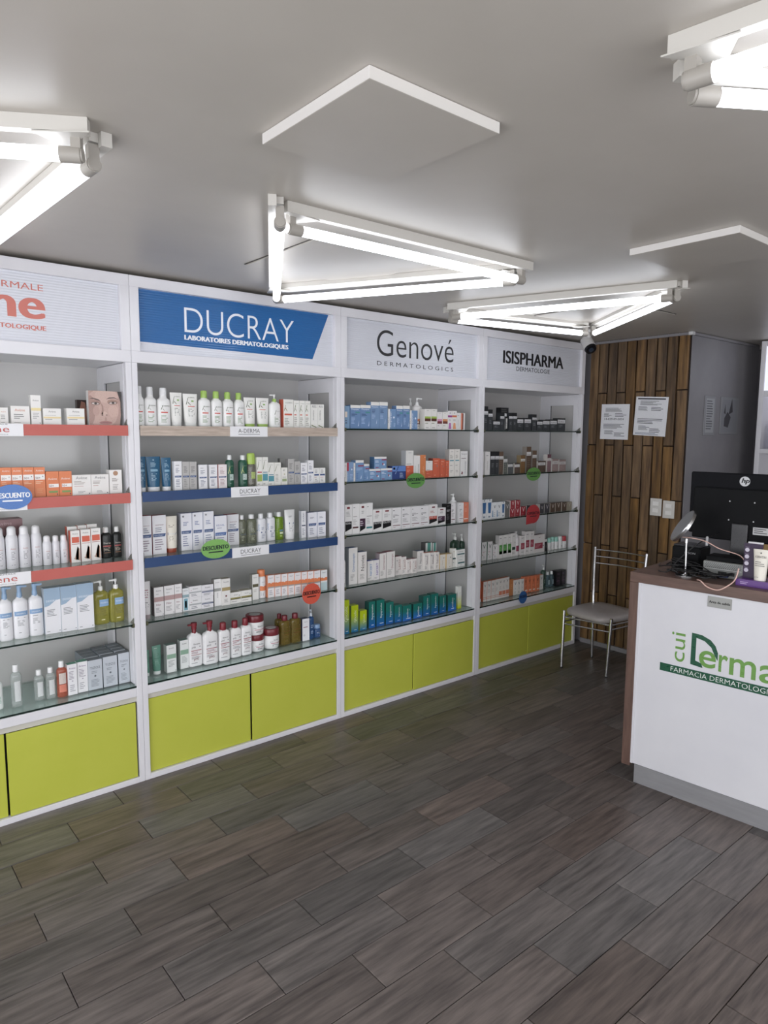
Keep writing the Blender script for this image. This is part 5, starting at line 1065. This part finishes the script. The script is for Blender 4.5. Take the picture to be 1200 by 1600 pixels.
teal_b 2 4 3.1766 3.2551 0.4870 0.0646 0.1415 - 0.0450
teal_b 2 4 3.2534 3.2565 0.4870 0.0613 0.1163 - 0.0450
teal_s 2 4 3.3431 3.2549 0.4870 0.0785 0.1123 - 0.0450
wl_box 2 4 3.4247 3.2626 0.4870 0.0334 0.1556 - 0.0267
fl_box 3 0 3.6182 3.2325 1.7250 0.0426 0.1631 - 0.0341
fl_box 3 0 3.6656 3.2325 1.7250 0.0425 0.1426 - 0.0340
fl_low 3 0 3.7316 3.2325 1.7250 0.0732 0.0687 - 0.0450
fl_box 3 0 3.7918 3.2325 1.7250 0.0433 0.1236 - 0.0346
fl_tall 3 0 3.9763 3.3695 1.7250 0.0886 0.1678 b 0.0450
fl_tube 3 0 3.8411 3.2325 1.7250 0.0383 0.1202 - 0.0306
fl_box 3 0 3.8850 3.2325 1.7250 0.0415 0.1258 - 0.0332
fl_box 3 0 3.9300 3.2325 1.7250 0.0413 0.1269 - 0.0331
fl_low 3 0 3.9910 3.2325 1.7250 0.0702 0.0915 - 0.0450
fl_low 3 0 4.0752 3.2325 1.7250 0.0792 0.0931 - 0.0450
fl_box 3 0 4.1534 3.2325 1.7250 0.0498 0.1205 - 0.0398
fl_low 3 0 4.2181 3.2325 1.7250 0.0690 0.0769 - 0.0450
fl_low 3 0 4.2973 3.2325 1.7250 0.0821 0.0830 - 0.0450
fl_low 3 0 4.3869 3.2325 1.7250 0.0879 0.0870 - 0.0450
fl_low 3 0 4.4858 3.2325 1.7250 0.0982 0.0986 - 0.0450
pl_white 3 1 3.5943 3.2325 1.4150 0.0230 0.1609 - 0.0240
pl_white 3 1 3.6472 3.2325 1.4150 0.0499 0.1616 - 0.0400
fl_box 3 1 3.7004 3.2325 1.4150 0.0459 0.1619 - 0.0367
fl_box 3 1 3.7470 3.2325 1.4150 0.0403 0.1613 - 0.0323
fl_brn 3 1 3.7914 3.2325 1.4150 0.0429 0.1595 - 0.0343
fl_grey 3 1 3.8387 3.2325 1.4150 0.0406 0.1260 - 0.0325
fl_grl 3 1 3.8952 3.2325 1.4150 0.0598 0.0744 - 0.0450
fl_brl 3 1 3.9700 3.2325 1.4150 0.0610 0.0727 - 0.0450
fl_och 3 1 4.0342 3.2325 1.4150 0.0494 0.1299 - 0.0395
fl_brn 3 1 4.1009 3.2325 1.4150 0.0516 0.1926 - 0.0413
fl_brn 3 1 4.1695 3.2325 1.4150 0.0480 0.1635 - 0.0384
fl_brl 3 1 4.2590 3.2325 1.4150 0.0952 0.0830 - 0.0450
fl_mau 3 1 4.3490 3.2325 1.4150 0.0462 0.1324 - 0.0370
fl_mal 3 1 4.4259 3.2325 1.4150 0.0780 0.0968 - 0.0450
fl_mal 3 1 4.5190 3.2325 1.4150 0.0847 0.0901 - 0.0450
v_blue 3 2 3.6241 3.2325 1.1000 0.0534 0.1414 - 0.0427
v_blue 3 2 3.6787 3.2325 1.1000 0.0494 0.1401 - 0.0395
v_wb 3 2 3.7303 3.2325 1.1000 0.0467 0.1157 - 0.0373
v_wb 3 2 3.7800 3.2325 1.1000 0.0473 0.1151 - 0.0378
v_blue 3 2 3.8274 3.2325 1.1000 0.0366 0.1160 - 0.0293
v_gry 3 2 3.8721 3.2325 1.1000 0.0470 0.1120 - 0.0376
v_red 3 2 3.9296 3.2325 1.1000 0.0550 0.0569 - 0.0440
v_red 3 2 3.9327 3.2325 1.1574 0.0492 0.0590 s 0.0393
v_red 3 2 3.9885 3.2325 1.1000 0.0544 0.0564 - 0.0435
v_red 3 2 3.9909 3.2325 1.1569 0.0499 0.0600 s 0.0399
v_red 3 2 4.0542 3.2325 1.1000 0.0590 0.0655 - 0.0450
v_dgr 3 2 4.1166 3.2325 1.1000 0.0455 0.0688 - 0.0364
v_dgr 3 2 4.2785 3.2325 1.1000 0.0474 0.0710 - 0.0379
v_dgr 3 2 4.3420 3.2325 1.1000 0.0641 0.0696 - 0.0450
v_brn 3 2 4.4125 3.2325 1.1000 0.0611 0.0704 - 0.0450
v_brn 3 2 4.4855 3.2325 1.1000 0.0722 0.0700 - 0.0450
v_brn 3 2 4.5627 3.2325 1.1000 0.0608 0.0685 - 0.0450
v_tan 3 2 4.6295 3.2325 1.1000 0.0661 0.0666 - 0.0450
v_wht 3 3 3.7066 3.2971 0.7900 0.0538 0.1327 - 0.0431
v_wht 3 3 3.7602 3.2898 0.7900 0.0519 0.1324 - 0.0415
v_wht 3 3 3.8167 3.2909 0.7900 0.0486 0.1064 - 0.0389
v_grn 3 3 3.8630 3.2756 0.7900 0.0424 0.1710 - 0.0339
v_grn 3 3 3.9165 3.2805 0.7900 0.0491 0.1700 - 0.0393
v_grn 3 3 3.9640 3.2776 0.7900 0.0442 0.1709 - 0.0353
v_dkg 3 3 4.0095 3.2758 0.7900 0.0454 0.1752 - 0.0363
v_pump 3 3 4.0569 3.2733 0.7900 0.0478 0.1859 - 0.0382
v_mag 3 3 4.1073 3.2694 0.7900 0.0514 0.1483 - 0.0411
v_mag 3 3 4.1585 3.2643 0.7900 0.0495 0.1767 - 0.0396
v_mag 3 3 4.2083 3.2614 0.7900 0.0487 0.1757 - 0.0389
v_magw 3 3 4.3012 3.2612 0.7900 0.1284 0.1396 - 0.0450
v_blkt 3 3 4.3867 3.2534 0.7900 0.0411 0.0992 - 0.0329
v_mint 3 3 4.4451 3.2639 0.7900 0.0397 0.0975 - 0.0317
v_mint 3 3 4.4908 3.2662 0.7900 0.0401 0.1022 - 0.0321
v_mint 3 3 4.5345 3.2632 0.7900 0.0456 0.0985 - 0.0364
v_whtt 3 3 4.5857 3.2623 0.7900 0.0461 0.0975 - 0.0369
v_redt 3 3 4.6376 3.2614 0.7900 0.0501 0.0955 - 0.0401
so_box 3 4 3.6644 3.2937 0.4870 0.0273 0.1755 - 0.0240
so_wht 3 4 3.7096 3.2825 0.4870 0.0385 0.1477 - 0.0308
so_wht 3 4 3.7503 3.2803 0.4870 0.0412 0.1475 - 0.0330
so_wht 3 4 3.7927 3.2787 0.4870 0.0420 0.1483 - 0.0336
so_wht 3 4 3.8377 3.2804 0.4870 0.0415 0.1487 - 0.0332
so_whb 3 4 3.8801 3.2822 0.4870 0.0369 0.1490 - 0.0295
so_whb 3 4 3.9186 3.2824 0.4870 0.0372 0.1487 - 0.0298
so_whb 3 4 3.9612 3.2848 0.4870 0.0398 0.1486 - 0.0319
so_amb 3 4 4.0086 3.2872 0.4870 0.0418 0.1263 - 0.0335
so_v 3 4 4.0530 3.2839 0.4870 0.0394 0.1150 - 0.0315
so_v 3 4 4.0927 3.2818 0.4870 0.0384 0.1146 - 0.0307
so_v 3 4 4.1309 3.2792 0.4870 0.0364 0.1145 - 0.0291
so_org 3 4 4.1710 3.2783 0.4870 0.0413 0.1247 - 0.0330
so_org 3 4 4.2126 3.2737 0.4870 0.0404 0.1252 - 0.0323
so_org 3 4 4.2543 3.2681 0.4870 0.0412 0.1242 - 0.0330
so_org 3 4 4.2976 3.2630 0.4870 0.0438 0.1237 - 0.0350
so_v 3 4 4.3657 3.2790 0.4870 0.0408 0.1162 - 0.0326
sg_pump 3 4 4.4115 3.2826 0.4870 0.0453 0.1920 - 0.0362
sg_btl 3 4 4.4730 3.2866 0.4870 0.0502 0.1220 - 0.0401
sg_btl 3 4 4.5211 3.2843 0.4870 0.0429 0.1227 - 0.0343
bk_box 3 4 4.5740 3.2693 0.4870 0.0613 0.1231 - 0.0450
bk_box 3 4 4.6434 3.2712 0.4870 0.0557 0.1205 - 0.0446
tz_box 0 4 0.9726 3.3320 0.4870 0.0657 0.1434 b1 0.0450
tz_box 0 4 0.9726 3.3795 0.4870 0.0657 0.1434 b2 0.0450
tz_box 0 4 0.9726 3.4270 0.4870 0.0657 0.1434 b3 0.0450
tz_box 0 4 1.0428 3.3320 0.4870 0.0658 0.1467 b1 0.0450
tz_box 0 4 1.0428 3.3795 0.4870 0.0658 0.1467 b2 0.0450
tz_box 0 4 1.0428 3.4270 0.4870 0.0658 0.1467 b3 0.0450
tz_box 0 4 1.1080 3.3320 0.4870 0.0529 0.1498 b1 0.0423
tz_box 0 4 1.1080 3.3795 0.4870 0.0529 0.1498 b2 0.0423
tz_box 0 4 1.1080 3.4270 0.4870 0.0529 0.1498 b3 0.0423
'''
ST = {}
for ln in STYLES.strip().split('\n'):
    a = ln.split('|'); assert len(a) == 7, ln
    op = {}
    for x in a[4].split(','):
        if x: k, _, v = x.partition('='); op[k] = v or True
    ST[a[0]] = (a[1], a[2], a[3], op, a[5], a[6])
def gradmat(c1, c2, h):
    m, nt, b = newmat('faded_card'); tc = N(nt, 'ShaderNodeTexCoord'); sx = N(nt, 'ShaderNodeSeparateXYZ'); nt.links.new(tc.outputs['Object'], sx.inputs[0])
    mr = N(nt, 'ShaderNodeMapRange'); mr.inputs[1].default_value = h*.05; mr.inputs[2].default_value = h*.62; nt.links.new(sx.outputs[2], mr.inputs[0])
    mx = N(nt, 'ShaderNodeMix', data_type='RGBA'); nt.links.new(mr.outputs[0], mx.inputs[0]); mx.inputs[6].default_value = lin(c2); mx.inputs[7].default_value = lin(c1)
    nt.links.new(mx.outputs[2], b.inputs['Base Color']); b.inputs['Roughness'].default_value = .4; return m
_gm = {}
def do_print(P, spec, u0, w, v0, h, rnd):
    for e in spec.split(';'):
        if not e: continue
        t = e.split(' '); k = t[0]
        U = lambda s: u0+float(s)*w
        V = lambda s: v0+float(s)*h
        if k == 'r': P.rect(U(t[1]), V(t[2]), U(t[3]), V(t[4]), M(t[5]))
        elif k == 'l': P.lines(U(t[1]), U(t[2]), V(t[3]), V(t[4]), int(t[5]), M(t[6]), rnd)
        elif k == 't': P.text(' '.join(t[5:]), U(t[1]), U(t[2]), V(t[3]), M(t[4]))
        elif k == 'v': P.text(' '.join(t[5:]), V(t[2]), V(t[3]), U(t[1]), M(t[4]), rot=True)
        elif k == 'c': P.disc(U(t[1]), V(t[2]), float(t[3])*w, M(t[4]), n=14)
        elif k == 'p': P.poly([(U(t[i]), V(t[i+1])) for i in range(2, len(t), 2)], M(t[1]))
def face_print(P, w, h, big):
    S = lambda a: [(-w/2+u*w, v*h) for u, v in a]; m = lambda c: M(c, 'plas')
    P.rect(-w/2, 0, w/2, h, m('B48D80' if big else '3A2A26'), .0003)
    if big:
        def blob(cx, cy, rx, ry, c, l, t=0, n=18):
            ct_, st_ = math.cos(t), math.sin(t)
            P.poly([(-w/2+min(max(cx+(rx*math.cos(a)*ct_-ry*math.sin(a)*st_), 0), 1)*w, min(max(cy+(rx*math.cos(a)*st_+ry*math.sin(a)*ct_), 0), 1)*h) for a in [2*math.pi*k/n for k in range(n)]], m(c), l)
        P.poly(S([(.88, 1), (1, 1), (1, 0), (.93, 0), (.97, .3), (.97, .7)]), m('2A211F'), .0004)
        blob(.42, .52, .5, .62, 'C59E90', .0005); blob(.55, .86, .36, .2, 'CDA89A', .0006); blob(.05, .45, .14, .42, 'A98073', .0006); blob(.74, .42, .16, .18, 'CDA698', .0006); blob(.22, .42, .10, .14, 'BC9385', .0007)
        blob(.20, .66, .17, .085, 'A57B6E', .0008); blob(.73, .69, .17, .08, 'A8806F', .0008)
        P.poly(S([(.03, .76), (.12, .80), (.30, .755), (.37, .70), (.30, .725), (.12, .77)]), m('4E3830'), .001)
        P.poly(S([(.53, .765), (.62, .82), (.78, .83), (.92, .76), (.78, .80), (.62, .785)]), m('4E3830'), .001)
        for cx, cy, t in ((.2, .635, -.05), (.73, .665, .08)):
            blob(cx, cy, .13, .042, '5E4238', .001, t); blob(cx, cy-.004, .11, .030, 'CDBDB6', .0012, t); blob(cx+.01, cy, .045, .030, '3A2A26', .0014)
        P.poly(S([(.36, .66), (.40, .50), (.36, .33), (.41, .30), (.44, .44), (.43, .58)]), m('A67E70'), .001)
        blob(.47, .35, .085, .06, 'CFAB9C', .001); blob(.40, .30, .03, .014, '5E3F36', .0012); blob(.53, .31, .03, .014, '6E4A40', .0012)
        blob(.50, .085, .20, .05, 'B0706A', .001); blob(.50, .095, .17, .008, '7A4642', .0012); blob(.50, .19, .03, .06, 'B28B7C', .001)
    else:
        P.poly(S([(.15, 0), (.8, 0), (.9, .5), (.75, .9), (.4, .95), (.2, .6)]), m('A8705A'), .0005)
ORD = ['first', 'second', 'third', 'fourth', 'fifth', 'sixth', 'seventh', 'eighth', 'ninth', 'tenth', 'eleventh']
SHN = ['top', 'second', 'third', 'fourth', 'bottom']; CABN = ['coral-trimmed', 'blue-trimmed', 'third', 'fourth']
items = []
for ln in TABLE.strip().split('\n'):
    a = ln.split(); items.append([a[0], int(a[1]), int(a[2])]+[float(x) for x in a[3:8]]+[a[8], float(a[9])])
desc = {}
for it in items:
    d = ST[it[0]][4]
    if it[8] in ('b1','b2','b3'): d = {'b1': 'second-row ', 'b2': 'third-row ', 'b3': 'hindmost '}[it[8]]+d
    elif 'b' in it[8] and 'behind' not in d and 'back' not in d: d = 'rear '+d
    if 's' in it[8]: d = 'upper stacked '+d
    it.append(d); desc.setdefault((it[1], it[2], d), []).append(it)
for k, L in desc.items():
    L.sort(key=lambda x: x[3])
    for i, it in enumerate(L):
        o = '' if len(L) == 1 else ((ORD[i] if i < len(L)-1 or len(L) > 11 else 'last')+' from left, ')
        it.append(f"{k[2]}, {o}{SHN[k[1]]} shelf, {CABN[k[0]]} cabinet")
CATN = {'box': ('carton', 'carton'), 'gbox': ('carton', 'carton'), 'bottle': ('cosmetic_bottle', 'bottle'), 'pump': ('pump_bottle', 'bottle'),
        'tube': ('squeeze_tube', 'tube'), 'can': ('spray_can', 'spray can'), 'jar': ('cream_jar', 'jar'), 'face': ('display_card', 'display card')}
rn = random.Random(5); MET = M('B9B9BC', 'metal')
for it in items:
    st, bay, row, x, y, z, w_, h_, fl, dp, ds, lab = it
    kind, body, cap, op, _, spec = ST[st]
    nm, cat = CATN[kind]; d = dp
    grp = f"{cat}s on the {SHN[row]} shelf of the {CABN[bay]} cabinet"
    z += .0002
    if kind in ('box', 'gbox', 'face'):
        if kind == 'gbox':
            k = (body, cap, round(h_, 2)); bm = _gm.get(k) or _gm.setdefault(k, gradmat(body, op.get('b', cap), h_))
        else: bm = M(body)
        g = Geo().box(-w_/2, 0, 0, w_/2, d, h_, bm, top=M(op['top']) if 'top' in op else None, left=(M(op['side']) if 'side' in op else None))
        root = g.build(nm, None, (x, y, z)); P = Print(lambda u, v, l: (u, -l, v))
        if kind == 'face': face_print(P, w_, h_, st == 'face_big')
        else: do_print(P, spec, -w_/2, w_, 0, h_, rn)
        if P.g.v: P.g.build('lettering', root)
        tag(root, lab, cat, grp); continue
    root = thing(nm, lab, cat, (x, y+d/2, z), 0, grp)
    bm = M(body, 'clear' if 'clear' in op else 'plas'); cm = M(cap, 'plas'); g = Geo(); c = Geo(); n = float(op.get('n', 2.4))
    lz0, lz1 = .04*h_, .7*h_
    if kind == 'bottle':
        sh = float(op.get('sh', .8)); hc = float(op.get('hc', .17)); wc = float(op.get('wc', .52))
        bt = 1-hc; 
        g.lathe([(0, .90), (.015*1, .98), (.04, 1), (sh-.10, 1), (sh-.05, .96), (sh-.015, .82), (min(bt, sh+.01), min(wc+.04, .7)), (bt+.01, min(wc, .9)*.9)], w_, d, bm, n=n, seg=18, h=h_)
        r = min(w_*wc, d*.98 if wc < .8 else w_)
        dd = r if wc < .8 else d*wc; r = r if wc < .8 else w_*wc
        c.lathe([(0, .98), (.06, 1), (.86, .97), (.95, .9), (1, .72)], r, dd, cm, n=2, seg=16, z0=h_*(1-hc), h=h_*hc)
        lz1 = (sh-.09)*h_
    elif kind == 'pump':
        g.lathe([(0, .90), (.015, .98), (.04, 1), (.62, 1), (.68, .97), (.72, .82), (.745, .5), (.77, .42)], w_, d, bm, n=n, seg=18, h=h_)
        hd = M(op['head'], 'plas') if 'head' in op else cm; rr = min(w_, d)*.5
        c.lathe([(0, 1), (.8, .97), (1, .85)], rr, rr, cm, n=2, seg=14, z0=h_*.755, h=h_*.10)
        big = st in ('dx_pump', 'ph_pump')
        ph = st == 'ph_pump'; c.cyl((0, 0, h_*.85), (0, 0, h_*.94), rr*(.62 if ph else .40 if big else .14), hd, 12); c.cyl((0, 0, h_*.925), (0, 0, h_*(.998 if ph else .985)), rr*(.72 if ph else .48 if big else .28), hd, 14)
        sx = 1 if st in ('or_pump', 'dx_pump') else -1; pk = .3 if big else .16
        c.loft([[(sx*a, -.004+b, h_*(.955-.01*(a > .01))+e) for b, e in ((-rr*pk, 0), (rr*pk, 0), (rr*pk, h_*.032), (-rr*pk, h_*.032))][::sx] for a in (0, w_*.25, w_*.46)], hd, False)
        lz0, lz1 = .04*h_, .60*h_
    elif kind == 'tube':
        R = []
        for zf, kx, ky in [(.12, .80, 1), (.13, .84, 1), (.4, .90, .8), (.7, .95, .5), (.93, 1, .12), (1, 1, .05)]:
            R.append([(w_/2*kx*math.cos(a), min(d, .04)/2*ky*math.sin(a), h_*zf) for a in [2*math.pi*(j+.5)/20 for j in range(20)]])
        g.loft(R, bm); c.lathe([(0, .96), (.1, 1), (.9, 1), (1, .97)], w_*.8, min(d, .04)*.95, cm, n=2, seg=18, h=h_*.125)
        lz0, lz1 = .14*h_, .97*h_
    elif kind == 'can':
        g.lathe([(0, .94), (.012, 1), (.70, 1), (.75, .94), (.79, .80), (.80, .78)], w_, w_, bm, n=2, seg=20, h=h_)
        c.lathe([(0, 1), (.1, 1.0), (.7, .98), (.85, .88), (.95, .65), (1, .3)], w_*.74, w_*.74, cm, n=2, seg=18, z0=h_*.79, h=h_*.21); lz1 = .72*h_; d = w_; root.location.y = y+w_/2
    elif kind == 'jar':
        g.lathe([(0, .86), (.03, .93), (.3, .98), (.66, .98)], w_, w_, bm, n=2, seg=24, h=h_)
        c.lathe([(0, .98), (.08, 1), (.85, 1), (.97, .96), (1, .90)], w_, w_, cm, n=2, seg=24, z0=h_*.66, h=h_*.34)
        c.lathe([(0, .62), (1, .6)], w_, w_, M('B9B2B2'), n=2, seg=20, z0=h_*.9999, h=.0008); lz1 = .66*h_; d = w_; root.location.y = y+w_/2
    bo = g.build('body', root); c.build('pump_head' if kind == 'pump' else 'lid' if kind == 'jar' else 'cap', root)
    dd = min(d, .04) if kind == 'tube' else d
    ne = 2.0 if kind in ('tube', 'can', 'jar') else n
    if kind == 'tube':
        def mp(u, v, l):
            zf = v/h_; K = [(.12, .80, 1), (.13, .84, 1), (.4, .90, .8), (.7, .95, .5), (.93, 1, .12), (1, 1, .05)]; zf = min(max(zf, .12), .999)
            for a_, b_ in zip(K, K[1:]):
                if zf <= b_[0]: break
            t = (zf-a_[0])/(b_[0]-a_[0]); kx = a_[1]+(b_[1]-a_[1])*t; ky = a_[2]+(b_[2]-a_[2])*t
            q_ = max(0, 1-(abs(u)/(w_/2*kx))**2); return (u, -dd/2*ky*math.sqrt(q_)-.0003-l, v)
    else:
        def mp(u, v, l):
            q_ = max(0, 1-(abs(u)/(w_/2))**ne); return (u, -dd/2*q_**(1/ne)-.0003-l, v)
    P = Print(mp, True); kk = .84 if ne < 3 else .92
    do_print(P, spec, -w_/2*kk, w_*kk, lz0, lz1-lz0, rn)
    if P.g.v: P.g.build('lettering', bo)
